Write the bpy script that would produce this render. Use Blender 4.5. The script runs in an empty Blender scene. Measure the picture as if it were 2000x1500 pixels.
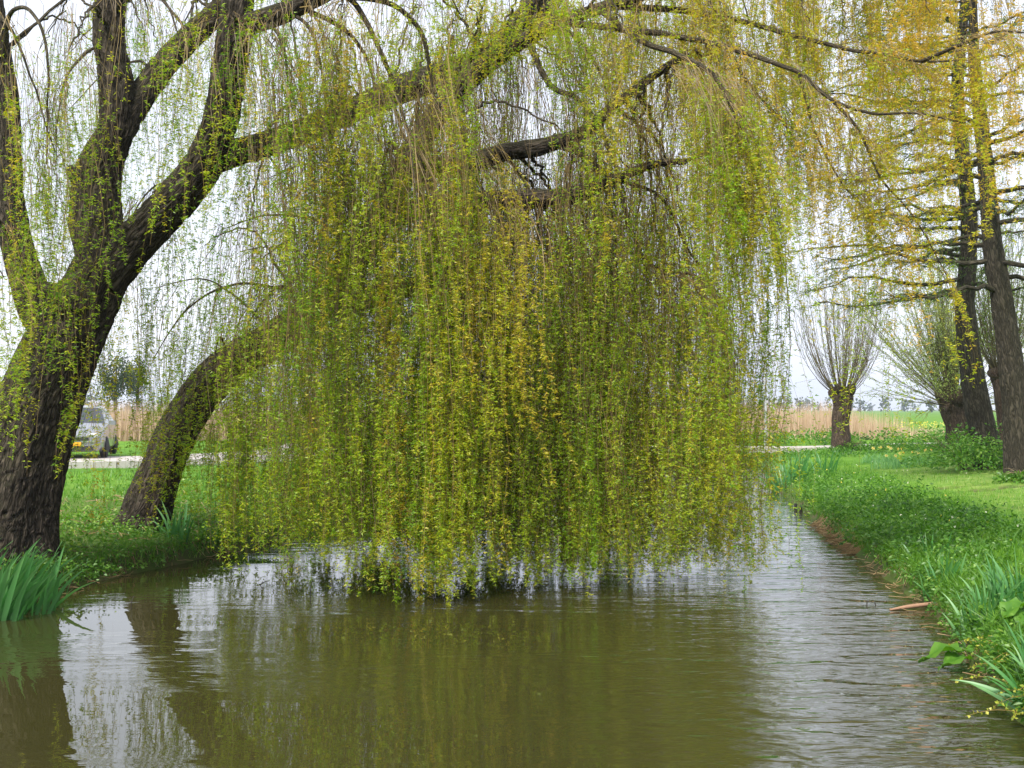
import bpy, bmesh, math
import numpy as np
from math import radians, sin, cos, pi

# ------------------------------------------------------------------ camera, light
scene = bpy.context.scene
COL = scene.collection
FPX, HCAM, PITCH = 2100.0, 2.1, math.atan(50 / 2100.0)
cam_d = bpy.data.cameras.new('camera'); cam = bpy.data.objects.new('camera', cam_d); COL.objects.link(cam)
cam_d.lens = 36.0 * FPX / 2000.0; cam_d.sensor_width = 36.0; cam_d.clip_start = .05; cam_d.clip_end = 6000
cam.location = (0, 0, HCAM); cam.rotation_euler = (pi / 2 + PITCH, 0, 0)
scene.camera = cam

SUN_EL, SUN_AZ = 52.0, 205.0          # azimuth clockwise from +Y (view direction)
world = bpy.data.worlds.new('World'); scene.world = world; world.use_nodes = True
wn = world.node_tree; wn.nodes.clear()
def wnode(t): return wn.nodes.new(t)
sky = wnode('ShaderNodeTexSky'); sky.sky_type = 'NISHITA'; sky.sun_disc = False
sky.sun_elevation = radians(SUN_EL); sky.sun_rotation = radians(SUN_AZ)
sky.air_density = 1.2; sky.dust_density = 3.0
tc = wnode('ShaderNodeTexCoord'); mp = wnode('ShaderNodeMapping'); mp.inputs['Scale'].default_value = (1.2, 1.2, 3.0)
nz = wnode('ShaderNodeTexNoise'); nz.inputs['Scale'].default_value = 2.2; nz.inputs['Detail'].default_value = 5
rp = wnode('ShaderNodeValToRGB')
rp.color_ramp.elements[0].position = .32; rp.color_ramp.elements[0].color = (6.6, 7.1, 8.4, 1)
rp.color_ramp.elements[1].position = .68; rp.color_ramp.elements[1].color = (9.0, 9.3, 10.2, 1)
mx = wnode('ShaderNodeMix'); mx.data_type = 'RGBA'; mx.inputs[0].default_value = .86; mx.clamp_result = False
bg = wnode('ShaderNodeBackground'); bg.inputs['Strength'].default_value = .086
wo = wnode('ShaderNodeOutputWorld')
wn.links.new(tc.outputs['Generated'], mp.inputs['Vector']); wn.links.new(mp.outputs[0], nz.inputs['Vector'])
wn.links.new(nz.outputs[0], rp.inputs[0]); wn.links.new(sky.outputs[0], mx.inputs[6]); wn.links.new(rp.outputs[0], mx.inputs[7])
wn.links.new(mx.outputs[2], bg.inputs['Color']); wn.links.new(bg.outputs[0], wo.inputs['Surface'])

sun_d = bpy.data.lights.new('sun', 'SUN'); sun_d.energy = 3.0; sun_d.angle = radians(10); sun_d.color = (1, .95, .86)
sun = bpy.data.objects.new('sun', sun_d); COL.objects.link(sun)
sun.rotation_euler = (radians(90 - SUN_EL), 0, radians(180 - SUN_AZ) )
sun.location = (4, -8, 20)
vs = scene.view_settings; vs.view_transform = 'Standard'; vs.look = 'None'; vs.exposure = .92; vs.gamma = 1; vs.use_curve_mapping = False
scene.render.engine = 'CYCLES'
cy = scene.cycles
cy.max_bounces = 6; cy.diffuse_bounces = 2; cy.glossy_bounces = 2; cy.transmission_bounces = 3; cy.transparent_max_bounces = 4
cy.volume_bounces = 0; cy.caustics_reflective = False; cy.caustics_refractive = False
cy.use_adaptive_sampling = False; cy.use_denoising = True; cy.denoiser = 'OPENIMAGEDENOISE'; cy.denoising_input_passes = 'RGB_ALBEDO_NORMAL'; cy.denoising_prefilter = 'ACCURATE'; cy.sample_clamp_indirect = 4
scene.render.film_transparent = False

# ------------------------------------------------------------------ helpers
rng = np.random.default_rng(7)
def P(px, py, d):
    """world point seen at photo pixel (2000 x 1500) at forward distance d"""
    u = (np.asarray(px, float) - 1000) / FPX; v = (750 - np.asarray(py, float)) / FPX; d = np.asarray(d, float)
    fy = cos(PITCH) - v * sin(PITCH); fz = sin(PITCH) + v * cos(PITCH)
    return np.stack(np.broadcast_arrays(u * d / fy, d, HCAM + fz * d / fy), -1)
def nrm(a): return a / np.maximum(np.linalg.norm(a, axis=-1, keepdims=True), 1e-9)
def hash3(i, j, k, s=0):
    n = (i.astype(np.int64) * 374761393 + j.astype(np.int64) * 668265263 + k.astype(np.int64) * 2147483647 + s * 974711) & 0xffffffff
    n = ((n ^ (n >> 13)) * 1274126177) & 0xffffffff
    n = ((n ^ (n >> 16)) * 2246822519) & 0xffffffff
    return ((n ^ (n >> 15)) & 0xffffff) / float(0xffffff)
def vnoise(p, s=0):
    p = np.asarray(p, float); i = np.floor(p).astype(np.int64); f = p - i; f = f * f * (3 - 2 * f)
    o = 0
    for a in (0, 1):
        for b in (0, 1):
            for c in (0, 1):
                w = (f[..., 0] if a else 1 - f[..., 0]) * (f[..., 1] if b else 1 - f[..., 1]) * (f[..., 2] if c else 1 - f[..., 2])
                o = o + w * hash3(i[..., 0] + a, i[..., 1] + b, i[..., 2] + c, s)
    return o
def fbm(p, oct=3, s=0):
    o, a, t = 0, 1, 0
    for k in range(oct):
        o = o + a * vnoise(np.asarray(p) * 2 ** k, s + k); t += a; a *= .5
    return o / t
def smooth(a, b, x):
    t = np.clip((x - a) / (b - a), 0, 1); return t * t * (3 - 2 * t)

def tag(o, label=None, cat=None, group=None, kind=None):
    if label: o['label'] = label
    if cat: o['category'] = cat
    if group: o['group'] = group
    if kind: o['kind'] = kind
    return o
def link(name, me, parent=None, loc=None):
    o = bpy.data.objects.new(name, me); COL.objects.link(o)
    if parent is not None: o.parent = parent
    if loc is not None: o.location = loc
    return o
def empty(name, loc, label, cat, group=None, rz=0):
    o = bpy.data.objects.new(name, None); COL.objects.link(o); o.location = [float(x) for x in loc]; o.rotation_euler[2] = rz
    o.empty_display_size = .3
    bpy.context.view_layer.update()
    return tag(o, label, cat, group)

class MB:
    """collects vertices and faces, then becomes one mesh"""
    def __init__(s): s.v, s.f, s.n, s.a, s.m = [], [], 0, {}, []
    def add(s, V, F, mat=0, **attrs):
        V = np.asarray(V, float).reshape(-1, 3); F = np.asarray(F, np.int64)
        s.v.append(V); s.f.append(F + s.n); s.n += len(V); s.m.append(np.full(len(F), mat, np.int32))
        for k, x in attrs.items(): s.a.setdefault(k, []).append(np.asarray(x, np.float32))
        return s
    def mesh(s, name, mats, smooth_=False, origin=None):
        V = np.concatenate(s.v)
        if origin is not None: V = V - np.asarray(origin, float)
        me = bpy.data.meshes.new(name); me.vertices.add(len(V)); me.vertices.foreach_set('co', V.astype(np.float32).ravel())
        L = np.concatenate([f.ravel() for f in s.f]); T = np.concatenate([np.full(len(f), f.shape[1]) for f in s.f])
        me.loops.add(len(L)); me.loops.foreach_set('vertex_index', L.astype(np.int32))
        me.polygons.add(len(T)); st = np.zeros(len(T), np.int32); st[1:] = np.cumsum(T)[:-1]
        me.polygons.foreach_set('loop_start', st)
        if isinstance(mats, (list, tuple)):
            for m in mats: me.materials.append(m)
            me.polygons.foreach_set('material_index', np.concatenate(s.m))
        else: me.materials.append(mats)
        me.polygons.foreach_set('use_smooth', np.full(len(T), bool(smooth_)))
        for k, x in s.a.items():
            x = np.concatenate(x)
            if x.ndim == 2:
                at = me.attributes.new(k, 'FLOAT_VECTOR', 'POINT'); at.data.foreach_set('vector', x.ravel())
            else:
                at = me.attributes.new(k, 'FLOAT', 'POINT'); at.data.foreach_set('value', x)
        me.update(calc_edges=True); me.validate()
        return me
    def build(s, name, mats, parent=None, smooth_=False, kind=None):
        """vertices are given in world space; the object keeps its parent's frame"""
        org = None
        if parent is not None:
            M = parent.matrix_world.inverted()
            A = np.array(M)
            s.v = [v @ A[:3, :3].T + A[:3, 3] for v in s.v]
        o = link(name, s.mesh(name, mats, smooth_), parent)
        if kind: o['kind'] = kind
        return o

def spline(pts, n):
    pts = np.asarray(pts, float); m = len(pts)
    q = np.vstack([2 * pts[0] - pts[1], pts, 2 * pts[-1] - pts[-2]])
    t = np.linspace(0, m - 1 - 1e-9, n); i = t.astype(int); f = (t - i)[:, None]
    a, b, c, d = q[i], q[i + 1], q[i + 2], q[i + 3]
    return .5 * (2 * b + (c - a) * f + (2 * a - 5 * b + 4 * c - d) * f ** 2 + (3 * b - a - 3 * c + d) * f ** 3)

def tube(mb, pts, rad, sides=12, rings=None, bark=0, seed=0, mat=0, cap=True, lump=0., flute=0., raw=False):
    """a tapering tube along a path; 'bark' = furrow depth in metres"""
    pts = np.asarray(pts, float); rad = np.asarray(rad, float)
    n = rings or max(2, len(pts))
    if raw: C, R = pts, rad; n = len(pts)
    else:
        S = spline(np.column_stack([pts, rad]), n); C, R = S[:, :3], np.maximum(S[:, 3], 1e-4)
    T = nrm(np.gradient(C, axis=0))
    ref = np.array([.13, .97, .2]) if abs(T[0] @ np.array([.13, .97, .2])) < .9 else np.array([1., 0, 0])
    A = np.zeros_like(T); a = nrm(np.cross(T[0], ref))
    for k in range(n):
        a = nrm(a - T[k] * (a @ T[k])); A[k] = a
    B = np.cross(T, A)
    th = np.linspace(0, 2 * pi, sides, endpoint=False)
    ln = np.concatenate([[0], np.cumsum(np.linalg.norm(np.diff(C, axis=0), axis=1))])
    cth, sth = np.cos(th), np.sin(th)
    cyl = np.stack([R[:, None] * cth, R[:, None] * sth, np.repeat(ln[:, None], sides, 1)], -1) + seed * 3.7
    rr = np.repeat(R[:, None], sides, 1)
    if lump: rr = rr * (1 + lump * (fbm(cyl * np.array([2.2, 2.2, 1.6]) / max(R.mean() * 4, .2), 2, seed) - .5) * 2)
    if flute: rr = rr * (1 + flute * (vnoise(np.stack([cth * 2.1, sth * 2.1, th * 0 + seed], -1), seed)[None, :] - .5))
    if bark:
        w = cyl + .05 * (fbm(cyl * 5, 2, seed + 5)[..., None] - .5) * np.array([1, 1, 2])
        n1 = vnoise(w * np.array([19, 19, 4.6]), seed + 9); n2 = vnoise(w * np.array([36, 36, 11]), seed + 19)
        fur = 1 - smooth(0, .13, np.abs(n1 - .5)); fur2 = 1 - smooth(0, .12, np.abs(n2 - .5))
        rr = rr - bark * (fur + .45 * fur2 * (1 - fur)) + bark * .5 * (n2 - .5)
    V = C[:, None] + rr[..., None] * (cth[None, :, None] * A[:, None] + sth[None, :, None] * B[:, None])
    i = np.arange(n - 1)[:, None] * sides; j = np.arange(sides)[None]; j2 = (j + 1) % sides
    F = np.stack([i + j, i + j2, i + sides + j2, i + sides + j], -1).reshape(-1, 4)
    mb.add(V.reshape(-1, 3), F, mat, bark=cyl.reshape(-1, 3))
    if cap:
        for e, rv in ((0, True), (n - 1, False)):
            ring = e * sides + np.arange(sides)
            cen = C[e] + T[e] * R[e] * (.25 if not rv else -.1)
            Fv = np.stack([np.arange(sides), np.roll(np.arange(sides), -1), np.full(sides, sides)], -1)
            if rv: Fv = Fv[:, ::-1]
            mb.add(np.vstack([V.reshape(-1, 3)[ring], cen]), Fv, mat, bark=np.vstack([cyl.reshape(-1, 3)[ring], cyl.reshape(-1, 3)[ring[0]]]))
    return C, R

def tubes(mb, PP, RR, sides=3, mat=0, tint=None):
    """many thin tubes at once: PP (N,M,3), RR (N,M)"""
    N, M = PP.shape[:2]
    T = nrm(np.gradient(PP, axis=1)); ref = nrm(np.array([.31, .82, .47]))
    A = nrm(np.cross(T, ref)); B = np.cross(T, A)
    th = np.linspace(0, 2 * pi, sides, endpoint=False)
    V = PP[:, :, None] + RR[:, :, None, None] * (np.cos(th)[None, None, :, None] * A[:, :, None] + np.sin(th)[None, None, :, None] * B[:, :, None])
    base = (np.arange(N)[:, None, None] * M + np.arange(M - 1)[None, :, None]) * sides
    j = np.arange(sides)[None, None]; j2 = (j + 1) % sides
    F = np.stack([base + j, base + j2, base + sides + j2, base + sides + j], -1).reshape(-1, 4)
    at = {}
    if tint is not None: at['tint'] = np.repeat(np.broadcast_to(tint[:, None], (N, M)).reshape(-1), sides)
    mb.add(V.reshape(-1, 3), F, mat, **at)

def interp(PP, i, u):
    """points and tangents on polylines i at parameter u in 0..1"""
    M = PP.shape[1]; t = np.clip(u, 0, 1) * (M - 1) - 1e-6; t = np.maximum(t, 0); k = np.minimum(t.astype(int), M - 2); f = (t - k)[:, None]
    a, b = PP[i, k], PP[i, k + 1]
    return a * (1 - f) + b * f, nrm(b - a)

def leaves(mb, base, dir_, ln, wd, tint, mat=0, fold=.25, droop=.15, r=None):
    """narrow two-triangle leaves, folded along the midrib"""
    r = r or rng; n = len(base)
    d = nrm(dir_); sd = nrm(np.cross(d, r.normal(size=(n, 3)))); nn = np.cross(sd, d)
    ln = np.broadcast_to(ln, n)[:, None]; wd = np.broadcast_to(wd, n)[:, None]
    mid = base + d * ln * .45; tip = base + d * ln - np.array([0, 0, 1]) * ln * droop
    V = np.stack([base, mid + sd * wd * .5 + nn * wd * fold, tip, mid - sd * wd * .5 + nn * wd * fold], 1)
    k = np.arange(n)[:, None] * 4
    F = np.concatenate([k + np.array([0, 1, 2]), k + np.array([0, 2, 3])])
    mb.add(V.reshape(-1, 3), F, mat, tint=np.repeat(tint, 4))

def needles(mb, base, dir_, ln, wd, tint, r=None):
    """the small narrow spring leaves of the willows"""
    r = r or rng; n = len(base); d = nrm(dir_); sd = nrm(np.cross(d, r.normal(size=(n, 3)))) * (wd * .5)[:, None]
    m_ = base + d * (ln * .3)[:, None]
    V = np.stack([base * .75 + m_ * .25 - sd, m_ + sd, base + d * ln[:, None]], 1)
    mb.add(V.reshape(-1, 3), np.arange(n * 3).reshape(-1, 3), 0, tint=np.repeat(tint, 3))

def blades(mb, base, h, w, lean, tint, segs=2, r=None, curl=1.0):
    """grass-like blades: lean (n,2) is the horizontal offset of the tip"""
    r = r or rng; n = len(base); az = r.uniform(0, pi, n); sd = np.stack([np.cos(az), np.sin(az), 0 * az], -1)
    h = np.broadcast_to(h, n); w = np.broadcast_to(w, n)
    rows = []
    for k in range(segs):
        t = k / segs
        c = base + np.stack([lean[:, 0] * t ** (1 + curl), lean[:, 1] * t ** (1 + curl), h * (t - .12 * t * t)], -1)
        ww = (w * (1 - t * .55) * .5)[:, None]
        rows += [c - sd * ww, c + sd * ww]
    rows.append(base + np.stack([lean[:, 0], lean[:, 1], h * .88], -1))
    V = np.stack(rows, 1); m = V.shape[1]; k = np.arange(n)[:, None] * m
    for q in range(segs - 1): mb.add(np.zeros((0, 3)), np.zeros((0, 4), int))
    F3 = k + np.array([2 * segs - 2, 2 * segs - 1, 2 * segs])
    n0 = mb.n
    mb.add(V.reshape(-1, 3), F3, 0, tint=np.repeat(tint, m))
    for q in range(segs - 1):
        F4 = k + np.array([2 * q, 2 * q + 1, 2 * q + 3, 2 * q + 2])
        mb.f.append(F4 + n0); mb.m.append(np.zeros(n, np.int32))

def box(mb, c, s, mat=0, rz=0):
    c = np.asarray(c, float); s = np.asarray(s, float) / 2
    v = np.array([[x, y, z] for z in (-1, 1) for y in (-1, 1) for x in (-1, 1)]) * s
    if rz: v = v @ np.array([[cos(rz), sin(rz), 0], [-sin(rz), cos(rz), 0], [0, 0, 1]])
    mb.add(v + c, [[0, 2, 3, 1], [4, 5, 7, 6], [0, 1, 5, 4], [2, 6, 7, 3], [0, 4, 6, 2], [1, 3, 7, 5]], mat)
    return mb

# ------------------------------------------------------------------ materials
def mat(name):
    m = bpy.data.materials.new(name); m.use_nodes = True; nt = m.node_tree; nt.nodes.clear()
    out = nt.nodes.new('ShaderNodeOutputMaterial')
    return m, nt, out
def ramp(nt, fac, stops):
    r = nt.nodes.new('ShaderNodeValToRGB'); e = r.color_ramp.elements
    while len(e) < len(stops): e.new(.5)
    for k, (p, c) in enumerate(stops): e[k].position = p; e[k].color = (*c, 1)
    nt.links.new(fac, r.inputs[0]); return r.outputs[0]
def noise(nt, vec, scale, detail=3, rough=.55, dist=0):
    n = nt.nodes.new('ShaderNodeTexNoise'); n.inputs['Scale'].default_value = scale; n.inputs['Detail'].default_value = detail
    n.inputs['Roughness'].default_value = rough; n.inputs['Distortion'].default_value = dist
    if vec is not None: nt.links.new(vec, n.inputs['Vector'])
    return n.outputs[0]
def mapping(nt, vec, scale=(1, 1, 1), rot=(0, 0, 0)):
    m = nt.nodes.new('ShaderNodeMapping'); m.inputs['Scale'].default_value = scale; m.inputs['Rotation'].default_value = rot
    nt.links.new(vec, m.inputs['Vector']); return m.outputs[0]
def attr(nt, name, out='Fac'):
    a = nt.nodes.new('ShaderNodeAttribute'); a.attribute_name = name; return a.outputs[out]
def math_(nt, op, a, b=None, clamp=False):
    m = nt.nodes.new('ShaderNodeMath'); m.operation = op; m.use_clamp = clamp
    for k, x in enumerate((a, b)):
        if x is None: continue
        if isinstance(x, (int, float)): m.inputs[k].default_value = x
        else: nt.links.new(x, m.inputs[k])
    return m.outputs[0]
def mixc(nt, fac, a, b):
    m = nt.nodes.new('ShaderNodeMix'); m.data_type = 'RGBA'
    for s, x in ((0, fac), (6, a), (7, b)):
        if isinstance(x, (int, float)): m.inputs[s].default_value = x
        elif isinstance(x, tuple): m.inputs[s].default_value = (*x, 1)
        else: nt.links.new(x, m.inputs[s])
    return m.outputs[2]
def principled(nt, out, color, rough=.6, metal=0, spec=.5, normal=None, coat=0):
    p = nt.nodes.new('ShaderNodeBsdfPrincipled')
    for k, x in (('Base Color', color), ('Roughness', rough), ('Metallic', metal), ('Specular IOR Level', spec), ('Coat Weight', coat)):
        if isinstance(x, (int, float)): p.inputs[k].default_value = x
        elif isinstance(x, tuple): p.inputs[k].default_value = (*x, 1)
        else: nt.links.new(x, p.inputs[k])
    if normal is not None: nt.links.new(normal, p.inputs['Normal'])
    nt.links.new(p.outputs[0], out.inputs['Surface']); return p
def bump(nt, h, strength=.5, dist=.02, normal=None):
    b = nt.nodes.new('ShaderNodeBump'); b.inputs['Strength'].default_value = strength; b.inputs['Distance'].default_value = dist
    nt.links.new(h, b.inputs['Height'])
    if normal is not None: nt.links.new(normal, b.inputs['Normal'])
    return b.outputs[0]
def objpos(nt):
    g = nt.nodes.new('ShaderNodeNewGeometry'); return g.outputs['Position']

def leaf_mat(name, stops, transl=.4, gloss=.04):
    m, nt, out = mat(name)
    c = ramp(nt, attr(nt, 'tint'), stops)
    d = nt.nodes.new('ShaderNodeBsdfDiffuse'); t = nt.nodes.new('ShaderNodeBsdfTranslucent'); x = nt.nodes.new('ShaderNodeMixShader')
    nt.links.new(c, d.inputs[0])
    hs = nt.nodes.new('ShaderNodeHueSaturation'); hs.inputs['Saturation'].default_value = 1.1; hs.inputs['Value'].default_value = 1.1
    nt.links.new(c, hs.inputs['Color']); nt.links.new(hs.outputs[0], t.inputs[0])
    x.inputs[0].default_value = transl; nt.links.new(d.outputs[0], x.inputs[1]); nt.links.new(t.outputs[0], x.inputs[2])
    last = x.outputs[0]
    if gloss:
        g = nt.nodes.new('ShaderNodeBsdfGlossy'); g.inputs['Roughness'].default_value = .45; y = nt.nodes.new('ShaderNodeMixShader')
        y.inputs[0].default_value = gloss; nt.links.new(last, y.inputs[1]); nt.links.new(g.outputs[0], y.inputs[2]); last = y.outputs[0]
    nt.links.new(last, out.inputs['Surface']); return m
def plain(name, color, rough=.6, metal=0, spec=.5, nscale=0, namt=.15, coat=0):
    m, nt, out = mat(name)
    c = color
    if nscale:
        n = noise(nt, objpos(nt), nscale, 4)
        c = mixc(nt, n, tuple(x * (1 - namt) for x in color), tuple(min(1, x * (1 + namt)) for x in color))
    principled(nt, out, c, rough, metal, spec, coat=coat); return m

M_WILLOW = leaf_mat('willow_leaf', [(0, (.075, .21, .010)), (.25, (.19, .36, .012)), (.5, (.40, .53, .018)), (.72, (.60, .54, .035)), (1, (.70, .44, .07))], .5, .03)
M_TWIG = leaf_mat('willow_twig', [(0, (.045, .030, .014)), (.5, (.17, .115, .04)), (1, (.34, .235, .075))], 0, .03)
M_ALDER = leaf_mat('alder_leaf', [(0, (.04, .09, .015)), (.5, (.10, .17, .03)), (1, (.20, .25, .05))], .4)
M_POLL = leaf_mat('pollard_leaf', [(0, (.15, .24, .05)), (.5, (.30, .42, .09)), (1, (.46, .52, .15))], .5)
M_SHOOT = leaf_mat('pollard_shoot', [(0, (.06, .05, .03)), (1, (.20, .155, .09))], 0, .03)
M_GRASS = leaf_mat('grass_blade', [(0, (.045, .15, .012)), (.45, (.125, .30, .022)), (.8, (.24, .43, .045)), (1, (.5, .48, .18))], .4, .04)
M_HERB = leaf_mat('herb_leaf', [(0, (.03, .10, .012)), (.4, (.085, .23, .022)), (.75, (.18, .36, .04)), (1, (.34, .46, .08))], .4, .04)
M_IRIS = leaf_mat('iris_leaf', [(0, (.04, .16, .04)), (.5, (.09, .29, .07)), (1, (.24, .46, .15))], .3, .06)
M_DEAD = leaf_mat('dead_stem', [(0, (.22, .14, .07)), (.5, (.40, .27, .14)), (1, (.58, .44, .26))], .25, .02)
M_REED = leaf_mat('reed_stem', [(0, (.40, .27, .17)), (.5, (.56, .40, .27)), (1, (.72, .56, .42))], .2, .02)
M_FARLEAF = leaf_mat('far_leaf', [(0, (.03, .05, .025)), (.5, (.06, .09, .04)), (1, (.12, .14, .06))], .3, 0)
M_JENNY = leaf_mat('yellow_leaf', [(0, (.25, .35, .03)), (.5, (.45, .50, .05)), (1, (.60, .58, .10))], .35, .05)
M_PETAL = leaf_mat('petal', [(0, (.85, .55, .08)), (.5, (.85, .75, .15)), (1, (.85, .85, .70))], .3, .02)

def bark_mat(name, c0, c1, moss=.5, scale=1.0, mosscol=(.07, .085, .02)):
    m, nt, out = mat(name)
    v = attr(nt, 'bark', 'Vector')
    n1 = noise(nt, mapping(nt, v, (22 * scale, 22 * scale, 5 * scale)), 1, 3, .55, .8)
    n1 = math_(nt, 'MULTIPLY', math_(nt, 'ABSOLUTE', math_(nt, 'SUBTRACT', n1, .5)), 5.0, True)
    n2 = noise(nt, mapping(nt, v, (55 * scale, 55 * scale, 18 * scale)), 1, 3, .6)
    n3 = noise(nt, objpos(nt), 1.7, 4)
    f = math_(nt, 'ADD', math_(nt, 'MULTIPLY', n1, .7), math_(nt, 'MULTIPLY', n2, .3))
    col = ramp(nt, f, [(.18, c0), (.45, tuple((a + b) / 2 for a, b in zip(c0, c1))), (.8, c1)])
    g = nt.nodes.new('ShaderNodeNewGeometry'); sx = nt.nodes.new('ShaderNodeSeparateXYZ'); nt.links.new(g.outputs['Normal'], sx.inputs[0])
    up = math_(nt, 'MULTIPLY_ADD', sx.outputs[2], .55); nt.nodes[-1].inputs[2].default_value = .18
    mk = math_(nt, 'MULTIPLY', math_(nt, 'MULTIPLY', up, math_(nt, 'MULTIPLY', n3, 2.2), True), moss, True)
    col = mixc(nt, mk, col, mosscol)
    b = bump(nt, f, 1.0, .03)
    principled(nt, out, col, .9, 0, .2, b); return m
M_BARK = bark_mat('willow_bark', (.018, .013, .011), (.105, .080, .066), .35)
M_BRANCH = bark_mat('branch_bark', (.045, .034, .024), (.17, .135, .095), .3, 2.0)
M_ALDBARK = bark_mat('alder_bark', (.022, .018, .014), (.095, .078, .060), .3, .8)
M_POLBARK = bark_mat('pollard_bark', (.035, .022, .017), (.13, .088, .068), .3, .7)

# terrain
m, nt, out = mat('ground'); M_GROUND = m
pos = objpos(nt)
g1 = noise(nt, pos, .35, 4); g2 = noise(nt, pos, 3.1, 5, .65); g3 = noise(nt, mapping(nt, pos, (4, 14, 1), (0, 0, .25)), 1, 4, .6)
gf = math_(nt, 'ADD', math_(nt, 'MULTIPLY', g1, .4), math_(nt, 'ADD', math_(nt, 'MULTIPLY', g2, .35), math_(nt, 'MULTIPLY', g3, .25)))
grass = ramp(nt, gf, [(.34, (.04, .11, .012)), (.5, (.10, .22, .02)), (.66, (.19, .32, .04))])
soil = ramp(nt, g2, [(.3, (.035, .028, .018)), (.6, (.085, .065, .04)), (.8, (.15, .11, .07))])
hay = ramp(nt, g3, [(.38, (.08, .15, .025)), (.62, (.25, .30, .085))])
c = mixc(nt, math_(nt, 'MULTIPLY', attr(nt, 'mown'), math_(nt, 'MULTIPLY', g3, 1.1), True), grass, hay)
sm = math_(nt, 'MULTIPLY_ADD', g2, 1.6); nt.nodes[-1].inputs[2].default_value = -.45
sk = math_(nt, 'MULTIPLY', attr(nt, 'soil'), math_(nt, 'ADD', sm, .35), True)
c = mixc(nt, sk, c, soil)
principled(nt, out, c, .95, 0, .1, bump(nt, g2, .6, .04))

# water
m, nt, out = mat('water'); M_WATER = m
pos = objpos(nt)
patch = noise(nt, mapping(nt, pos, (.16, .42, 1)), 1, 3, .5)
pk = ramp(nt, patch, [(.46, (.05, .05, .05)), (.60, (1, 1, 1))])
r1 = noise(nt, mapping(nt, pos, (1.5, 4.2, 1), (0, 0, .12)), 1, 2, .5, .5)
r2 = noise(nt, mapping(nt, pos, (4.5, 11, 1), (0, 0, -.2)), 1, 2, .5, .3)
hh = math_(nt, 'ADD', math_(nt, 'MULTIPLY', r1, 1.0), math_(nt, 'MULTIPLY', r2, .30))
sep = nt.nodes.new('ShaderNodeSeparateXYZ'); nt.links.new(pos, sep.inputs[0])
wx = nt.nodes.new('ShaderNodeMapRange'); wx.inputs[1].default_value = .2; wx.inputs[2].default_value = 2.4; wx.inputs[3].default_value = 0; wx.inputs[4].default_value = 3.0; nt.links.new(sep.outputs[0], wx.inputs[0])
wy_ = nt.nodes.new('ShaderNodeMapRange'); wy_.inputs[1].default_value = 14; wy_.inputs[2].default_value = 6; wy_.inputs[3].default_value = .35; wy_.inputs[4].default_value = 1.3; nt.links.new(sep.outputs[1], wy_.inputs[0])
hh = math_(nt, 'MULTIPLY', hh, math_(nt, 'ADD', pk, math_(nt, 'MULTIPLY', wx.outputs[0], wy_.outputs[0])))
principled(nt, out, (.036, .034, .010), .01, 0, .5, bump(nt, hh, 1.0, .0125)).inputs['IOR'].default_value = 1.85

M_PATH = plain('pale_gravel', (.42, .39, .35), .95, 0, .2, 6, .2)
M_ROAD = plain('pale_paving', (.44, .40, .37), .9, 0, .2, 3, .18)
M_KERB = plain('kerb_concrete', (.48, .45, .42), .9, 0, .2, 8, .2)

# ------------------------------------------------------------------ terrain, water, roads
_ry = [-40, 0, 7.35, 9, 11.45, 13, 15.75, 21, 27.6, 41, 60]; _rx = [-1.5, 2.2, 3.5, 3.88, 4.48, 4.64, 5.05, 5.85, 6.9, 9.6, 13]
_ly = [-40, 6, 11.3, 12.8, 14.95, 20, 30, 41, 60]; _lx = [-9, -6.2, -5.4, -5.2, -4.5, -3.1, .8, 4.4, 9]
YEND = 41.0
def bankR(y): return np.interp(y, _ry, _rx)
def bankL(y): return np.interp(y, _ly, _lx)
def shore(x, y):
    """distance inland from the waterline (negative in the water)"""
    x = np.asarray(x, float); y = np.asarray(y, float)
    wob = .16 * (fbm(np.stack([x * .9, y * .9, 0 * x], -1), 2, 3) - .5) + .06 * (vnoise(np.stack([x * 4, y * 4, 0 * x], -1), 8) - .5)
    s = np.maximum(np.maximum((bankL(y) - x) * .95, (x - bankR(y)) * .96), y - YEND)
    return s + wob
def ground(x, y):
    s = shore(x, y)
    z = np.where(s < 0, -.5 + .50 * smooth(-.5, 0, s), .0 + .22 * smooth(-.03, .17, s) + .21 * smooth(.15, 1.9, s) + .20 * smooth(1.5, 6, s))
    far = smooth(44, 60, y)
    n = fbm(np.stack([np.asarray(x) * .5, np.asarray(y) * .5, 0 * s], -1), 3, 11) - .5
    n2 = vnoise(np.stack([np.asarray(x) * 5, np.asarray(y) * 5, 0 * s], -1), 12) - .5
    return z + (n * .16 + n2 * .035) * smooth(0, 1, s) * (1 - .6 * far)
def grow(a, b, step, end, f=1.35):
    o = list(np.arange(a, b, step)); s = step; p = o[-1]
    while p < end: s *= f; p += s; o.append(p)
    return o
xr = grow(0, 13, .17, 1300); xs = np.array(sorted([-v for v in grow(.17, 9.5, .17, 1300)] + xr))
ys = np.array(sorted([4 - v for v in grow(.3, 1, .3, 120)] + grow(4, 46, .17, 1500)))
X, Y = np.meshgrid(xs, ys); Z = ground(X, Y)
S = shore(X, Y)
soil_shade_a = (1 - smooth(.05, .45, S)) + .85 * np.exp(-((X + 6) ** 2 + (Y - 16) ** 2) / 18)  # bare earth by water and willows; the willow patch also paints in canopy shade
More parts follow.
